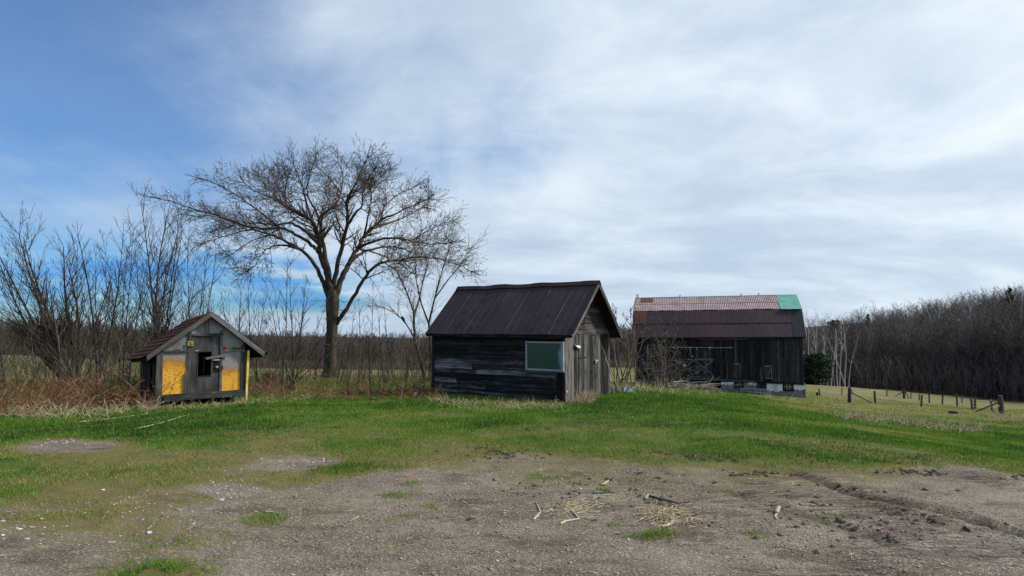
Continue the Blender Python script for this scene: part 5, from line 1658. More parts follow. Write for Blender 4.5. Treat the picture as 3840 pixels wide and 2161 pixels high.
vary_random(M_WOOD); vary_random(M_FARW)
def scatter(variants, pts, name, mt, label, cat='woods'):
    """a mass of trees instanced from a few grown ones; pts: (x, y, scale, rot, variant, tint)"""
    P = np.array(pts, float); z = gz_np(P[:, 0], P[:, 1])
    o0 = np.array([P[0, 0], P[0, 1], z[0]])
    me = bpy.data.meshes.new(name)
    me.from_pydata([tuple(q) for q in (np.stack([P[:, 0], P[:, 1], z], -1) - o0)], [], [])
    set_attr(me, 'scl', P[:, 2]); set_attr(me, 'turn', P[:, 3]); set_attr(me, 'kindno', P[:, 4])
    o = link(name, me, mt, None, Matrix.Translation(Vector(o0)))
    ng = bpy.data.node_groups.new(name, 'GeometryNodeTree')
    ng.interface.new_socket('Geometry', in_out='INPUT', socket_type='NodeSocketGeometry')
    ng.interface.new_socket('Geometry', in_out='OUTPUT', socket_type='NodeSocketGeometry')
    gi = ng.nodes.new('NodeGroupInput'); go = ng.nodes.new('NodeGroupOutput'); jn = ng.nodes.new('GeometryNodeJoinGeometry')
    def nattr(nm):
        n = ng.nodes.new('GeometryNodeInputNamedAttribute'); n.data_type = 'FLOAT'; n.inputs['Name'].default_value = nm
        return n.outputs['Attribute']
    sc, tn, kn = nattr('scl'), nattr('turn'), nattr('kindno')
    cx_ = ng.nodes.new('ShaderNodeCombineXYZ'); ng.links.new(tn, cx_.inputs[2])
    for k, A in enumerate(variants):
        vm = tube_mesh(name + '_source', A, 3); vm.materials.append(mt)
        vo = bpy.data.objects.new(name + '_source', vm)
        oi = ng.nodes.new('GeometryNodeObjectInfo'); oi.inputs['Object'].default_value = vo
        cp = ng.nodes.new('FunctionNodeCompare'); cp.data_type = 'FLOAT'; cp.operation = 'EQUAL'
        ng.links.new(kn, cp.inputs[0]); cp.inputs[1].default_value = k
        ip = ng.nodes.new('GeometryNodeInstanceOnPoints')
        ng.links.new(gi.outputs[0], ip.inputs['Points']); ng.links.new(cp.outputs[0], ip.inputs['Selection'])
        ng.links.new(oi.outputs['Geometry'], ip.inputs['Instance']); ng.links.new(cx_.outputs[0], ip.inputs['Rotation']); ng.links.new(sc, ip.inputs['Scale'])
        ng.links.new(ip.outputs[0], jn.inputs[0])
    ng.links.new(jn.outputs[0], go.inputs[0])
    md = o.modifiers.new('trees', 'NODES'); md.node_group = ng
    return tag(o, label, cat, kind='stuff')

rw = random.Random(9)
VAR = [wood_variant(200 + k, 14 + (k % 4)) for k in range(8)]
VARL = [wood_variant(220 + k, 13, dict(TP_WOOD, n=[2.0, 1.6, 1.0], step=[1.5, 1.0, .8], rmin=.022)) for k in range(6)]
VARF = [wood_variant(240 + k, 13, dict(TP_WOOD, n=[2.2, 1.2], step=[2, 1.4, 1.2], rmin=.045, ratio=[.36, .45], ang=[.6, .7])) for k in range(6)]
print('wood segs', [len(v) for v in VAR], [len(v) for v in VARL], [len(v) for v in VARF])
edge_y = lambda X: 118 - 16 * min(max((X - .45) / .35, -1), 1.6)
pts = []; pts2 = []
for k in range(2600):
    X = rw.uniform(.405, 1.02); dd = rw.random() ** 1.35 * 150
    y = edge_y(X) + dd + 3; x = X * y
    q = (x, y, rw.uniform(.58, 1.12) * (.66 + .66 * min(.45, max(0, X - .43))), rw.uniform(0, 6.28), rw.randrange(8), rw.uniform(0, .45))
    if dd < 30: pts.append(q)
    else: pts2.append((x, y, q[2], q[3], rw.randrange(6), q[5]))
scatter(VAR, pts, 'woodland', M_WOOD, 'bare brown wood beyond the pasture on the right')
scatter(VARL, pts2, 'woodland', M_WOOD, 'bare treetops rising on the hillside behind the right-hand wood')
pts = []
for k in range(2600):
    X = rw.uniform(-1.05, .43); y = 268 + rw.random() ** 1.3 * 230; x = X * y
    pts.append((x, y, rw.uniform(.7, 1.05) * (1.0 if X > -.5 else 1.12), rw.uniform(0, 6.28), rw.randrange(6), rw.uniform(0, .7)))
scatter(VARF, pts, 'far_woodland', M_FARW, 'far dark wooded ridge behind the trees on the left')
# brushy saplings thicken the wood's edge
TP_BR = dict(step=[.9, .7], jit=[.1, .15], trop=[.03, .02], n=[1.6], ang=[.6], ratio=[.4], start=[.2], rmin=.018, rr=.6, lmin=.4)
sp = []
for k in range(1500):
    X = rw.uniform(.405, .95); y = edge_y(X) + rw.random() ** 1.6 * 16 - .5; x = X * y
    sp.append(((x, y, float(gzf(x, y)[0]) - .1), _nrm(rw.gauss(0, .12), rw.gauss(0, .12), 1), rw.uniform(1.6, 6.0), .022))
stems_mesh('wood_edge_brush', sp, 6, M_WOOD, 'brush and young stems along the foot of the right-hand wood', 'brush', P=TP_BR)

# trees of the front row that stand out: pale birches, countable
TP_BIRCH = dict(step=[.9, .6, .5], jit=[.035, .08, .12], trop=[.02, .05, .02], n=[.9, 1.4], ang=[.55, .6], ratio=[.20, .5], start=[.45, .2, .1], rmin=.02, rr=.45, lmin=.5)
M_BIRCH = leafy('birch_bark', [(0, (.30, .285, .27)), (.5, (.42, .40, .38)), (1, (.54, .52, .50))], .8, 0)
z4 = lambda x, y: (3000 + x / 2.4167, 1050 + y / 2.4167)
bl = [((70, 800), (30, 690), .07), ((105, 770), (50, 545), .10), ((140, 900), (135, 540), .08), ((190, 920), (150, 540), .09), ((215, 930), (195, 580), .08), ((250, 930), (230, 620), .07), ((280, 940), (300, 580), .10),
      ((318, 940), (285, 760), .05), ((340, 945), (335, 600), .06), ((357, 945), (362, 480), .10), ((415, 950), (315, 590), .09), ((400, 800), (395, 470), .10), ((440, 940), (450, 620), .05), ((1380, 560), (1260, 350), .10), ((1345, 480), (1380, 330), .10), ((1560, 560), (1530, 330), .09), ((1960, 400), (1925, 240), .10)]
for k, (b_, t_, r0) in enumerate(bl):
    deep = k > 12
    d = 109.5 + (k % 4) * 1.2 + (16 if deep else 0)
    pb = at(*z4(*b_), d); pt = at(*z4(*t_), d + .5)
    if k < 13 or True:
        pb[2] = float(gzf(pb[0], pb[1])[0]) - .2
    T = Twigs(300 + k); v = pt - pb; L = np.linalg.norm(v)
    T.grow(tuple(pb), _nrm(*(v / L)), L * 1.25, r0 * 1.35, 0, TP_BIRCH)
    if k > 12:
        T.grow(tuple(pt), _nrm(.4, 0, 1), 3.5, r0 * .6, 1, TP_BIRCH); T.grow(tuple(pt), _nrm(-.5, 0, 1), 3.5, r0 * .6, 1, TP_BIRCH)
    ordw = ['first', 'second', 'third', 'fourth', 'fifth', 'sixth', 'seventh', 'eighth', 'ninth', 'tenth', 'eleventh', 'twelfth', 'last']
    if k <= 12:
        lab = ordw[sorted(range(13), key=lambda q: bl[q][0][0]).index(k)] + ' pale thin birch counting right from the barn, at the wood edge'
    else:
        rk = sorted(range(13, 17), key=lambda q: bl[q][0][0]).index(k)
        lab = ['leftmost', 'second from left', 'third from left', 'rightmost'][rk] + ' of four pale bare trees high in the right-hand wood'
    tree_thing('birch_tree', pb, T, lab, 'tree', 'birches at the edge of the wood' if k <= 12 else 'pale trees on the wooded hillside', .03 if k <= 12 else .5, M_BIRCH, M_BIRCH, (5, 3))

# ------------------------------------------------------------------ evergreens
M_NEED = leafy('pine_needles', [(0, (.008, .020, .009)), (.5, (.016, .038, .015)), (1, (.030, .060, .022))], .8, .1)
def pine(px, py, d, H, W, seed, label, round_=False, sink=0):
    b = at(px, py, d); b[2] = float(gzf(b[0], b[1])[0]) - sink
    rng = np.random.RandomState(seed); r_ = root('pine_tree', b, label, 'tree')
    m = MB(); m.tube([b, b + np.array([.0, 0, H * .5]), b + np.array([0, 0, H * .97])], [.02 * H, .014 * H, .02], 7); m.build('trunk', M_TWIG, r_, True)
    set_attr(r_.children[0].data, 'tint', [.3] * len(r_.children[0].data.vertices))
    segs = []; V = []; n_ = 0
    nb = int(60 + H * 6)
    for k in range(nb):
        h = H * (.04 + .95 * (k + rng.rand()) / nb) if round_ else H * (.16 + .83 * (k + rng.rand()) / nb)
        f = h / H
        rad = W * ((1 - f) ** .75 * (.55 + .6 * rng.rand()) if not round_ else math.sqrt(max(0.02, 1 - (1.6 * (f - .42)) ** 2)) * (.6 + .45 * rng.rand()))
        a = rng.rand() * 6.283; up = .12 + .3 * f
        dr = np.array([math.cos(a), math.sin(a), up * (.3 if not round_ else .6)])
        segs.append((*(b + [0, 0, h]), *(b + np.array([0, 0, h]) + dr * rad), .03, .01, .3))
        q = int(26 + rad * 26)
        t = rng.rand(q) ** .7
        c = b + np.array([0, 0, h]) + dr[None] * (t * rad)[:, None] + rng.normal(size=(q, 3)) * np.array([.16, .16, .09]) * (.4 + rad * .35)
        e = rng.normal(size=(q, 3)) * .5 + dr[None] * .8 + np.array([0, 0, .25]); e /= np.linalg.norm(e, axis=1, keepdims=True)
        s = np.cross(e, rng.normal(size=(q, 3))); s /= np.linalg.norm(s, axis=1, keepdims=True)
        ln = rng.uniform(.16, .34, (q, 1)); w = ln * .30
        V.append(np.stack([c - s * w, c + s * w, c + e * ln + s * w * .3, c + e * ln * 1.1 - s * w * .4], 1))
    V = np.concatenate(V) - b; nq = len(V)
    me = mesh_np('needles', V.reshape(-1, 3), np.arange(nq * 4).reshape(-1, 4)); set_attr(me, 'tint', np.repeat(rng.rand(nq), 4))
    M = Matrix.Translation(Vector(b))
    o = link('crown', me, M_NEED, r_, M)
    link('branches', tube_mesh('branches', np.array(segs), 3, b), M_TWIG, r_, M)
pine(3052, 1452, 108, 5.2, 3.2, 71, 'low round dark pine beside the barn at the wood edge', True)
pine(3137, 1300, 150, 12.5, 2.8, 72, 'dark pine poking out of the wood left of its middle', True, 0)
pine(3795, 1300, 131, 18.5, 4.0, 73, 'tall dark pine at the right edge of the wood')
pine(3257, 1240, 180, 12.5, 1.5, 74, 'small pointed spruce on the wooded skyline')
pine(3458, 1220, 160, 12, 1.6, 75, 'faint green pine in the middle of the wood')

# ------------------------------------------------------------------ fences, posts and wires
W_POST = wood('fence_post_wood', (.045, .040, .035), (.17, .15, .13), streak=(1, 14, 14), bias=.5)
zf = z4
fence_a = [(447, 975, 1112, .13), (682, 1008, 1115, .09), (1100, 1042, 1150, .08), (1565, 1073, 1185, .09), (1742, 1085, 1190, .09), (1828, 1050, 1215, .17)]
fence_b = [(180, 985, 1048, .07), (378, 975, 1042, .05), (478, 995, 1040, .06), (788, 990, 1052, .07), (945, 995, 1075, .14), (1005, 1020, 1077, .06), (1080, 1032, 1092, .07), (1172, 1025, 1115, .08), (1288, 1035, 1135, .08), (1425, 1035, 1148, .09), (1588, 1065, 1172, .10)]
fence_c = [(1410, 1005, 1062, .06), (1468, 1045, 1118, .07)]
def build_fence(posts, label, braces, wires=True):
    P = []
    for x, yt, yb, r0 in posts:
        p = hit(*zf(x, yb)); p[2] = gzf(p[0], p[1])[0]
        h = (yb - yt) / 2.4167 / FPX * p[1]
        P.append((p, h, r0, x))
    r_ = root('fence', P[0][0], label, 'fence')
    rr = random.Random(len(posts))
    for p, h, r0, x in P:
        m = MB(); ln = np.array([rr.gauss(0, .05), rr.gauss(0, .04), 0])
        m.tube([p - UP * .3, p + UP * h * .4 + ln * .4, p + UP * h * .97 + ln, p + UP * h + ln], [r0 * 1.05, r0, r0 * .95, r0 * .6], 9); m.build('post', W_POST, r_)
    for (xa, ya), (xb, yb), da, db, r0 in braces:
        a = at(*zf(xa, ya), P[da][0][1] + .05); b = at(*zf(xb, yb), P[da][0][1] + db)
        m = MB(); m.tube([a, b], r0, 7); m.build('brace', W_POST, r_)
    if wires:
        for k in range(len(P) - 1):
            for f in (.35, .62, .88):
                a = P[k][0] + UP * P[k][1] * f; b = P[k + 1][0] + UP * P[k + 1][1] * f; mid = (a + b) / 2 - UP * .06
                m = MB(); m.tube([a, mid, b], .006, 4); m.build('wire', ALUD, r_)
build_fence(fence_a, 'nearer old wire fence of leaning wooden posts with a thick end post', [((460, 1018), (645, 1112), 0, -.3, .05), ((1810, 1108), (1585, 1196), 5, .5, .055), ((1815, 1128), (1755, 1192), 5, -1.0, .05)])
build_fence(fence_b, 'farther old wire fence of grey posts crossing the pasture', [((940, 1012), (865, 1052), 4, -.2, .05), ((950, 1008), (990, 1076), 4, .0, .06)])
for k, q in enumerate(fence_c):
    p = hit(*zf(q[0], q[2])); p[2] = gzf(p[0], p[1])[0]; h = (q[2] - q[1]) / 2.4167 / FPX * p[1]
    m = MB(); m.tube([p - UP * .3, p + UP * h * .5, p + UP * h], [q[3], q[3] * .95, q[3] * .8], 8)
    tag(m.build('post', W_POST), ['lone grey post far out in the pasture near the wood', 'lone short post in the pasture behind the nearer fence'][k], 'post')

def stump(px, py, hpx, wpx, seed, label):
    p = hit(px, py); p[2] = gzf(p[0], p[1])[0]; s = p[1] / FPX
    h, w = hpx * s, wpx * s / 2; rng = random.Random(seed)
    m = MB(); k = 12; rings = [(-.1, 1.25), (.1, 1.12), (.5, 1.0), (.9, .95), (1.0, .9)]
    for z, f in rings:
        for j in range(k):
            a = 2 * math.pi * j / k; q = w * f * (1 + .12 * math.sin(3 * a + seed) + rng.uniform(-.06, .06))
            m.v.append((p[0] + math.cos(a) * q, p[1] + math.sin(a) * q, p[2] + h * z + (rng.uniform(-.08, .12) * h if z == 1.0 else 0)))
    for i in range(len(rings) - 1):
        for j in range(k):
            a = i * k + j; b = i * k + (j + 1) % k; m.f.append((a, b, b + k, a + k))
    m.f.append(tuple(range((len(rings) - 1) * k, len(rings) * k)))
    tag(m.build('tree_stump', bpy.data.materials['bark_elm']), label, 'stump')
stump(1008, 1452, 52, 40, 2, 'broken dark tree stump just right of the hut')
stump(3574, 1552, 10, 30, 5, 'low dark stump in the pasture below the fence')
stump(3065, 1484, 12, 9, 6, 'short stub of a post right of the barn corner')

# ------------------------------------------------------------------ shepherd's hook in the grass
def build_hook():
    p = hit(1392, 1506); p[2] = gzf(p[0], p[1])[0]; d = p[1]
    q = lambda px, py: at(px, py, d)
    r_ = root('garden_hook', p, 'thin black shepherd hook pole standing in the grass left of the shed', 'garden hook')
    m = MB(); m.tube([p - UP * .1, q(1391, 1480), q(1386, 1400), q(1383, 1300), q(1383, 1268), q(1386, 1255), q(1394, 1250), q(1402, 1253), q(1406, 1262), q(1405, 1270)], .011, 7); m.build('pole', IRON, r_)
    m = MB(); m.tube([q(1391, 1510), q(1391, 1498), q(1417, 1497), q(1418, 1511)], .010, 6); m.build('prongs', IRON, r_)
build_hook()

# white scrap by the shed corner
def scrap():
    p = hit(1556, 1488); p[2] = gzf(p[0], p[1])[0]; d = p[1]; q = lambda px, py, o=0: at(px, py, d + o)
    m = MB(); m.tube([q(1549, 1490), q(1556, 1474, .05), q(1560, 1472, .05), q(1566, 1489, .1)], [.02, .025, .025, .018], 6); m.tube([q(1558, 1474), q(1559, 1489, -.1)], .016, 6)
    tag(m.build('white_scrap', STEELW), 'small bent white scrap in the grass by the shed corner', 'scrap')
    # blue and white plastic sheet
    rng = random.Random(8)
    for px, py, w, lab, col in ((2352, 1473, .55, 'crumpled blue plastic sheet in the weeds behind the shed', (.06, .11, .24)), (2282, 1475, .35, 'pale plastic scrap on the ground behind the spade', (.24, .30, .32))):
        p = hit(px, py); z = gzf(p[0], p[1])[0]; k = 9; m = MB(); vs = []
        for i in range(k):
            for j in range(k):
                x = p[0] + (i / (k - 1) - .5) * w + rng.uniform(-.03, .03); y = p[1] + (j / (k - 1) - .5) * w * .8 + rng.uniform(-.03, .03)
                e = 1 - max(abs(i / (k - 1) - .5), abs(j / (k - 1) - .5)) * 2
                vs.append((x, y, float(gzf(x, y)[0]) + .02 + (.05 + .22 * rng.random()) * e ** .6))
        m.add(vs, [(i * k + j, (i + 1) * k + j, (i + 1) * k + j + 1, i * k + j + 1) for i in range(k - 1) for j in range(k - 1)])
        tag(m.build('plastic_sheet', plain('plastic_' + str(px), col, .5, 0, .3, 6, .4, (.34, .36, .37))), lab, 'plastic sheet')
scrap()

# ------------------------------------------------------------------ branch pile in front of the barn
def branch_pile():
    T = Twigs(81); rng = T.r; d0 = 44
    P = dict(step=[.3, .25], jit=[.09, .14], trop=[-.03, -.02], n=[.8], ang=[.6], ratio=[.4], start=[.2], rmin=.014, rr=.6, lmin=.3)
    for k in range(38):
        px, py = rng.uniform(2470, 2640), rng.uniform(1440, 1466)
        p = at(px, py, d0 + rng.uniform(-3, 3)); p[2] = max(p[2], float(gzf(p[0], p[1])[0]) + .03) if rng.random() < .6 else float(gzf(p[0], p[1])[0]) + rng.uniform(.03, .45)
        T.grow(tuple(p), _nrm(rng.choice((-1, 1)) * 1.0, rng.gauss(0, .4), rng.gauss(.12, .14)), rng.uniform(1.0, 2.6), rng.uniform(.02, .05), 0, P)
    A = T.arr(); o0 = A[0, :3].copy()
    tag(link('branch_pile', tube_mesh('branch_pile', A, 5, o0, True), M_SUMAC_P, None, Matrix.Translation(Vector(o0))), 'heap of pale fallen branches in front of the barn doors', 'branch pile', kind='stuff')
M_SUMAC_P = leafy('dead_branch', [(0, (.13, .105, .08)), (.5, (.26, .22, .18)), (1, (.42, .37, .31))], .9, 0)
branch_pile()
# leaning dead stalks beside the barn
for k, (a, b, lab) in enumerate((((2962, 1508), (2983, 1470), 'bent pale stalk in front of the barn foundation'), ((2952, 1520), (2984, 1494), 'long pale curved stalk below the barn corner'))):
    p = at(*a, 34 + k); p[2] = gzf(p[0], p[1])[0]
    q = at(*b, 34.2 + k); mid = (p + q) / 2 + np.array([-.08, 0, .12])
    m = MB(); m.tube([p, mid, q], [.012, .011, .006], 5); o = m.build('dead_stalk', M_STRAW); set_attr(o.data, 'tint', [.7] * len(o.data.vertices)); tag(o, lab, 'stalk')

# ------------------------------------------------------------------ grass
M_GRASS = leafy('grass_blade', [(0, (.026, .085, .006)), (.35, (.068, .172, .011)), (.65, (.140, .250, .022)), (.85, (.23, .24, .045)), (1, (.38, .31, .15))], .55, .35, spec=.2)
def grass():
    rng = np.random.RandomState(12)
    N = 860000
    d = np.exp(rng.uniform(math.log(5.6), math.log(70), N)); X = rng.uniform(-1.15, 1.15, N); x = X * d; y = d
    c = cover(x, y)
    brk = (fbm(x * .9 + 3, y * .9, 4) - .5) * .9 + (fbm(x * 4.5, y * 4.5, 3) - .5) * .5
    cc = c + brk
    fld = field_mask(x, y)
    keep = rng.rand(N) < np.clip((cc - .42) / .38, 0, 1) * (1 - .55 * fld) * sstep(.20, .34, fbm(x * .8 + 50, y * .8 + 11, 3)) + .03 * (c > .15)
    # not inside the buildings
    def inside(S0, uu, vv, L, D):
        a = (x - S0[0]) * uu[0] + (y - S0[1]) * uu[1]; b = (x - S0[0]) * vv[0] + (y - S0[1]) * vv[1]
        return (a > 0) & (a < L) & (b > 0) & (b < D)
    keep &= ~inside((1.354, 17), unit2(-.824, .566), unit2(.566, .824), 4.5, 2.6)
    a = R(38); keep &= ~inside((-8.554, 16), unit2(math.cos(a), math.sin(a)), unit2(-math.sin(a), math.cos(a)), 1.95, 2.0)
    a = R(15); keep &= ~inside((10.8, 57.5), unit2(math.cos(a), -math.sin(a)), unit2(math.sin(a), math.cos(a)), 13.7, 8.3)
    # leaf litter and brambles on the left strip
    lst = (X < -.02) & (d > 19); keep &= ~(lst & (rng.rand(N) < .75))
    x, y, d, cc, fld, c = (q[keep] for q in (x, y, d, cc, fld, c)); n = len(x)
    z = gz_np(x, y)
    lush = sstep(.8, 1.1, c + .35 * (fbm(x * .35 + 9, y * .35, 3) - .5) + .12 * sstep(12, 20, y))
    tuft = sstep(.55, .75, fbm(x * 1.7 + 5, y * 1.7 + 2, 3))
    h = (.014 + .022 * rng.rand(n) + .018 * lush + .06 * lush * tuft * rng.rand(n)) * (1 + .012 * d)
    h *= np.where((x > 2.2) & (y > 17) & (y < 45) & (x < .5 * y), 1.7, 1.0)
    w = (.0026 + .00038 * d) * (.7 + .6 * rng.rand(n))
    az = rng.uniform(0, 6.283, n); ln = rng.uniform(.15, .9, n); la = rng.uniform(0, 6.283, n)
    bx, by = np.cos(az) * w, np.sin(az) * w
    tx, ty = np.cos(la) * ln * h, np.sin(la) * ln * h
    V = np.empty((n, 3, 3))
    V[:, 0] = np.stack([x - bx, y - by, z - .01], -1); V[:, 1] = np.stack([x + bx, y + by, z - .01], -1)
    V[:, 2] = np.stack([x + tx, y + ty, z + h], -1)
    yel = fbm(x * .45 + 20, y * .45 + 7, 3)
    t = .36 + .15 * rng.randn(n) + 1.3 * (yel - .5) + .8 * (fbm(x * 2.3 + 7, y * 2.3, 3) - .5) + (1 - np.clip(cc, 0, 1)) * .45 + fld * .42 - .04 * lush
    t = np.where(rng.rand(n) < .05 + .14 * fld + .28 * (c < .75), rng.uniform(.85, 1, n), t)
    me = mesh_np('grass', V.reshape(-1, 3), np.arange(n * 3).reshape(-1, 3))
    set_attr(me, 'tint', np.repeat(np.clip(t, 0, 1), 3))
    tag(link('grass', me, M_GRASS), 'short green spring grass covering the yard and slope', 'grass', kind='stuff')
    print('blades', n)
grass()

# ------------------------------------------------------------------ gravel, stones, litter
M_STONE = leafy('gravel_stone', [(0, (.13, .112, .094)), (.5, (.24, .215, .185)), (.85, (.33, .30, .265)), (1, (.52, .485, .44))], .9, 0)
def gravel():
    rng = np.random.RandomState(14)
    N = 90000
    d = np.exp(rng.uniform(math.log(3.9), math.log(11), N)); X = rng.uniform(-.9, .9, N); x = X * d; y = d
    c = cover(x, y); brk = (fbm(x * .9, y * .9, 4) - .5)
    pm = fbm(x * .8 + 31, y * .8 + 4, 3)
    keep = (c + brk * .5 < .40) & (rng.rand(N) < np.clip((pm - .36) * 4.5, .10, 1))
    x, y, d = x[keep], y[keep], d[keep]; n = len(x); z = gz_np(x, y)
    s = (.0031 + .0056 * rng.rand(n) ** 2.3 + .012 * (rng.rand(n) < .03) * rng.rand(n)) * (.7 + .055 * d)
    base = np.array([(1, 0, 0), (0, 1, 0), (-1, 0, 0), (0, -1, 0), (0, 0, .75), (0, 0, -.6)], float)
    V = base[None] * (1 + .35 * rng.randn(n, 6, 1))
    a = rng.uniform(0, 6.283, n); ca, sa = np.cos(a)[:, None], np.sin(a)[:, None]
    st = 1 + rng.rand(n, 1) * .8
    vx, vy = V[:, :, 0] * st, V[:, :, 1]
    V2 = np.stack([vx * ca - vy * sa, vx * sa + vy * ca, V[:, :, 2] * .7], -1) * s[:, None, None] + np.stack([x, y, z + s * .12], -1)[:, None]
    F = np.array([(0, 1, 4), (1, 2, 4), (2, 3, 4), (3, 0, 4), (1, 0, 5), (2, 1, 5), (3, 2, 5), (0, 3, 5)])
    F = (np.arange(n)[:, None, None] * 6 + F[None]).reshape(-1, 3)
    me = mesh_np('gravel', V2.reshape(-1, 3), F); set_attr(me, 'tint', np.repeat(np.clip(rng.beta(2, 3, n) + .1 * rng.randn(n), 0, 1), 6))
    tag(link('gravel', me, M_STONE), 'loose grey gravel strewn over the dirt drive', 'gravel', kind='stuff')
    print('gravel', n)
gravel()

# flat slate pieces on the left, part of the ground
SLATE = plain('slate', (.42, .42, .42), .8, 0, .3, 20, .3, (.17, .165, .16), .4)
SLATE_P = plain('slate_pale', (.60, .60, .58), .8, 0, .2, 16, .3, (.30, .29, .28), .3)
def slates():
    rng = random.Random(15)
    shapes = []
    for k in range(6):
        n = rng.randrange(5, 8); pts = [(math.cos(2 * math.pi * i / n) * rng.uniform(.6, 1.1), math.sin(2 * math.pi * i / n) * rng.uniform(.4, .75)) for i in range(n)]
        me = bpy.data.meshes.new('stone'); vs = [(x, y, -.10) for x, y in pts] + [(x * .93, y * .93, .14 + .03 * rng.random()) for x, y in pts]
        me.from_pydata(vs, [], [tuple(range(n, 2 * n))] + [(i, (i + 1) % n, n + (i + 1) % n, n + i) for i in range(n)]); me.update()
        for q in (SLATE,) if k % 3 else (SLATE_P,): me.materials.append(q)
        shapes.append(me)
    zones = [(850, 1835, 70, 28, 60), (1130, 1728, 70, 14, 34), (230, 1655, 45, 8, 26), (60, 1990, 80, 26, 26), (180, 1925, 60, 16, 20), (380, 1895, 40, 10, 16), (480, 1935, 40, 14, 14), (720, 1950, 70, 26, 22), (540, 1880, 60, 16, 10), (300, 2010, 160, 50, 18)]
    big = [(830, 1876, 36), (640, 1900, 14), (386, 1838, 22), (450, 2012, 16), (425, 2034, 20), (560, 1998, 34), (75, 1985, 20), (120, 1978, 22), (10, 2008, 22), (100, 2022, 24), (250, 1975, 16), (905, 1760, 10), (10, 1955, 24), (1050, 1730, 12), (1210, 1968, 14), (2680, 2010, 10), (3380, 1932, 9), (1240, 1730, 10), (560, 1890, 12)]
    items = [(px, py, w) for px, py, w in big]
    for px, py, sx_, sy_, n in zones:
        for k in range(n): items.append((rng.gauss(px, sx_), rng.gauss(py, sy_), rng.uniform(4.5, 13)))
    for px, py, w in items[:290]:
        p = hit(px, py); s = w / 2 * p[1] / FPX
        z = float(gzf(p[0], p[1])[0])
        M = Matrix.Translation((p[0], p[1], z + .002)) @ Matrix.Rotation(rng.uniform(0, 6.28), 4, 'Z') @ Matrix.Rotation(rng.gauss(0, .12), 4, 'X') @ Matrix.Diagonal((s, s, s * .8, 1))
        link('stone', rng.choice(shapes), None, ground, M)
slates()

# sticks and straw on the dirt
M_STICK = wood('dry_stick', (.30, .24, .17), (.62, .54, .43), streak=(3, 8, 8), bias=.45)
def stick(pts, r0, label, r1=None, mt=None, name='stick'):
    w = []
    for px, py in pts:
        p = hit(px, py); w.append(np.array([p[0], p[1], float(gzf(p[0], p[1])[0]) + r0 * .9]))
    m = MB(); m.tube(w, [r0 + ((r1 or r0 * .6) - r0) * i / (len(w) - 1) for i in range(len(w))], 6)
    return tag(m.build(name, mt or M_STICK), label, 'stick')
z8 = lambda x, y: (2000 + x / 2.6833, 1750 + y / 2.6833)
stick([z8(*q) for q in ((275, 585), (320, 560), (462, 535), (415, 480), (365, 425), (265, 380))], .009, 'long kinked pale stick lying on the dirt below the middle')
stick([z8(*q) for q in ((5, 540), (40, 500), (72, 470), (50, 410), (22, 365))], .008, 'bent pale stick on gravel left of the kinked stick')
stick([z8(*q) for q in ((1290, 618), (1350, 608), (1395, 575), (1415, 535))], .013, 'curved pale root beside the straw heap')
stick([z8(*q) for q in ((2470, 435), (2448, 490))], .020, 'short white chip of wood on the rutted dirt at right', .016)
stick([z8(*q) for q in ((2448, 490), (2432, 510), (2450, 545))], .011, 'thin hooked twig end below the white wood chip')
stick([z8(*q) for q in ((688, 192), (725, 175), (757, 150))], .010, 'short forked pale stick near the grass edge')
stick([z8(*q) for q in ((585, 275), (700, 272), (820, 266))], .007, 'straight thin twig lying level across the dirt', mt=W_GREY)
stick([z8(*q) for q in ((1125, 340), (1155, 300))], .014, 'small pale wood chip right of the level twig', .012)
stick([z8(*q) for q in ((1165, 303), (1300, 335), (1450, 375), (1570, 360))], .009, 'long dark twig lying beside a tyre mark', mt=W_SILVER)
stick([(1520, 1790), (1560, 1772), (1600, 1745), (1660, 1728), (1720, 1722)], .007, 'long curved reddish twig at the grass edge', mt=plain('red_twig', (.24, .13, .075), .9, 0, .2, 8, .2))
stick([(996, 1924), (1020, 1925), (1052, 1932)], .011, 'pale forked stick by a yellow grass tuft')
stick([(500, 1613), (600, 1590), (690, 1562), (760, 1548)], .011, 'long pale pole lying in the grass before the brambles', mt=plain('pale_pole', (.44, .43, .27), .8, 0, .15, 6, .2))
stick([(300, 1583), (400, 1573), (560, 1552)], .008, 'thin pale cane lying above the long pole in the grass', mt=bpy.data.materials['pale_pole'])
stick([(1345, 1942), (1310, 1958)], .008, 'small thin pale stick on the open dirt left of centre')
stick([(160, 1456), (215, 1478), (300, 1512), (380, 1535)], .022, 'weathered pole slanting through the brambles', mt=W_PALE)

def litter():
    rng = random.Random(16); A = []
    zones = [((2480, 1935), 42, 16, 210, (.03, .11), .0042), ((2560, 1955), 40, 12, 90, (.03, .10), .004), ((2180, 1895), 60, 16, 150, (.03, .10), .003), ((2130, 1900), 60, 20, 60, (.04, .14), .003), ((2400, 1900), 700, 120, 420, (.02, .07), .0024), ((900, 1950), 600, 90, 260, (.02, .06), .0022)]
    for (px, py), sx_, sy_, n, lr, r0 in zones:
        for k in range(n):
            p = hit(rng.gauss(px, sx_), min(2155, rng.gauss(py, sy_))); z = float(gzf(p[0], p[1])[0]); L = rng.uniform(*lr); a = rng.uniform(0, 6.28)
            q = p + np.array([math.cos(a) * L, math.sin(a) * L, 0]); zq = float(gzf(q[0], q[1])[0])
            lift = rng.random() ** 2 * .05 if n in (210, 90) else .0
            A.append((p[0], p[1], z + .005 + lift, q[0], q[1], zq + .005 + lift * rng.random(), r0 * rng.uniform(.6, 1.4), r0 * .6, rng.uniform(.3, 1)))
    A = np.array(A); o0 = A[0, :3].copy()
    tag(link('straw_litter', tube_mesh('straw_litter', A, 4, o0), M_STRAW, None, Matrix.Translation(Vector(o0))), 'scattered straw and broken stalks on the dirt', 'straw', kind='stuff')
litter()

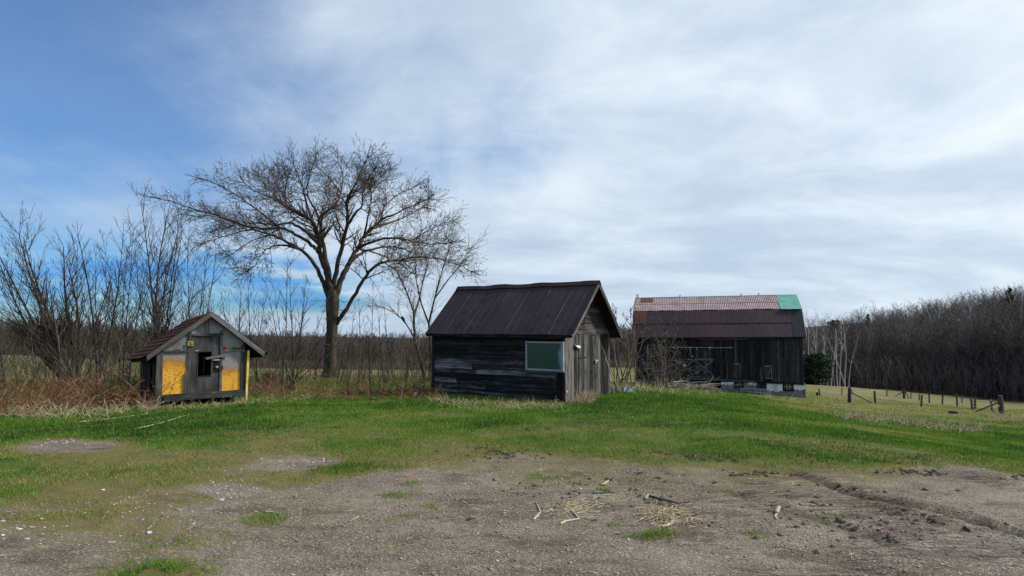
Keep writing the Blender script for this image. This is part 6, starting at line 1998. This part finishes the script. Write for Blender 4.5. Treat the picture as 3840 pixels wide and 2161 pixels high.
# small green and yellow tufts on the dirt
def tufts():
    rng = np.random.RandomState(18)
    spots = [(1000, 1952, .16, .72, 420, .05), (600, 2135, .22, .45, 800, .04), (560, 2150, .2, .45, 500, .04), (1310, 1752, .30, .22, 800, .06), (1260, 1765, .22, .2, 400, .05), (2265, 1842, .06, .3, 130, .03), (2255, 1880, .06, .25, 130, .03), (2185, 1812, .10, .15, 240, .03), (2225, 1772, .10, .15, 240, .03),
             (2275, 1970, .07, .7, 120, .03), (2420, 2010, .10, .5, 260, .035), (2490, 2000, .13, .62, 320, .035), (2050, 1788, .28, .66, 700, .035), (1640, 1905, .12, .68, 240, .03), (1530, 1815, .11, .62, 240, .03), (1490, 1860, .15, .7, 240, .03), (640, 2035, .24, .68, 600, .025), (2860, 2000, .22, .66, 300, .03), (3130, 1950, .14, .6, 200, .03)]
    V = []; TT = []
    for px, py, r0, tn, n, h0 in spots:
        p = hit(px, py)
        x = p[0] + rng.randn(n) * r0 * .75; y = p[1] + rng.randn(n) * r0 * .55
        kk = fbm(x * 7 + px, y * 7, 2) > .47; x, y = x[kk], y[kk]; n = len(x); z = gz_np(x, y)
        h = h0 * rng.uniform(.5, 1.5, n); w = .003 * rng.uniform(.7, 1.5, n); b = rng.uniform(0, 6.283, n); l = rng.uniform(.3, 1.4, n); la = rng.uniform(0, 6.283, n)
        v = np.stack([np.stack([x - np.cos(b) * w, y - np.sin(b) * w, z - .005], -1), np.stack([x + np.cos(b) * w, y + np.sin(b) * w, z - .005], -1), np.stack([x + np.cos(la) * l * h, y + np.sin(la) * l * h, z + h], -1)], 1)
        V.append(v); TT.append(np.clip(tn + .12 * rng.randn(n), 0, 1))
    V = np.concatenate(V); T_ = np.concatenate(TT)
    me = mesh_np('grass_tufts', V.reshape(-1, 3), np.arange(len(V) * 3).reshape(-1, 3)); set_attr(me, 'tint', np.repeat(T_, 3))
    tag(link('grass_tufts', me, M_GRASS), 'small green and yellow grass tufts on the dirt', 'grass', kind='stuff')
tufts()

# torn clods along the turf edge
def clods():
    rng = np.random.RandomState(23); items = []
    spots = [(1980, 1610, 60, 8, 60), (2660, 1720, 70, 9, 80), (2580, 1705, 50, 6, 40), (3440, 1718, 60, 8, 60), (3480, 1775, 50, 6, 40), (3400, 1770, 40, 6, 30), (2860, 1778, 60, 5, 40), (3030, 1695, 30, 4, 24), (1850, 1690, 60, 10, 50), (1600, 1580, 40, 5, 24), (2440, 1695, 40, 6, 30), (3830, 1790, 30, 6, 20), (1900, 1700, 120, 12, 60), (3240, 1940, 200, 60, 120), (2300, 1850, 300, 50, 80)]
    for px, py, sx_, sy_, n in spots:
        for k in range(n):
            p = hit(rng.normal(px, sx_), rng.normal(py, sy_)); items.append((p[0], p[1], float(gzf(p[0], p[1])[0]), rng.uniform(.006, .026)))
    A = np.array(items); n = len(A)
    base = np.array([(1, 0, 0), (.4, .9, 0), (-.6, .8, 0), (-1, -.1, 0), (-.3, -.9, 0), (.6, -.8, 0), (.1, .1, .8), (.4, -.2, .7)], float)
    V = base[None] * (1 + .25 * rng.randn(n, 8, 1)); a = rng.uniform(0, 6.28, n); ca, sa = np.cos(a)[:, None], np.sin(a)[:, None]
    V = np.stack([V[:, :, 0] * ca * 1.5 - V[:, :, 1] * sa, V[:, :, 0] * sa * 1.5 + V[:, :, 1] * ca, V[:, :, 2]], -1) * A[:, 3][:, None, None] + A[:, None, :3]
    F = np.array([(0, 1, 7), (1, 6, 7), (1, 2, 6), (2, 3, 6), (3, 4, 6), (4, 5, 7), (4, 7, 6), (5, 0, 7)])
    F = (np.arange(n)[:, None, None] * 8 + F[None]).reshape(-1, 3)
    me = mesh_np('soil_clods', V.reshape(-1, 3), F)
    tag(link('soil_clods', me, plain('dark_soil', (.055, .042, .032), .95, 0, .4, 30, .1, (.03, .022, .016), .8)), 'dark torn clods of soil along the edge of the turf', 'soil', kind='stuff')
clods()
print('all built', len(bpy.data.objects))
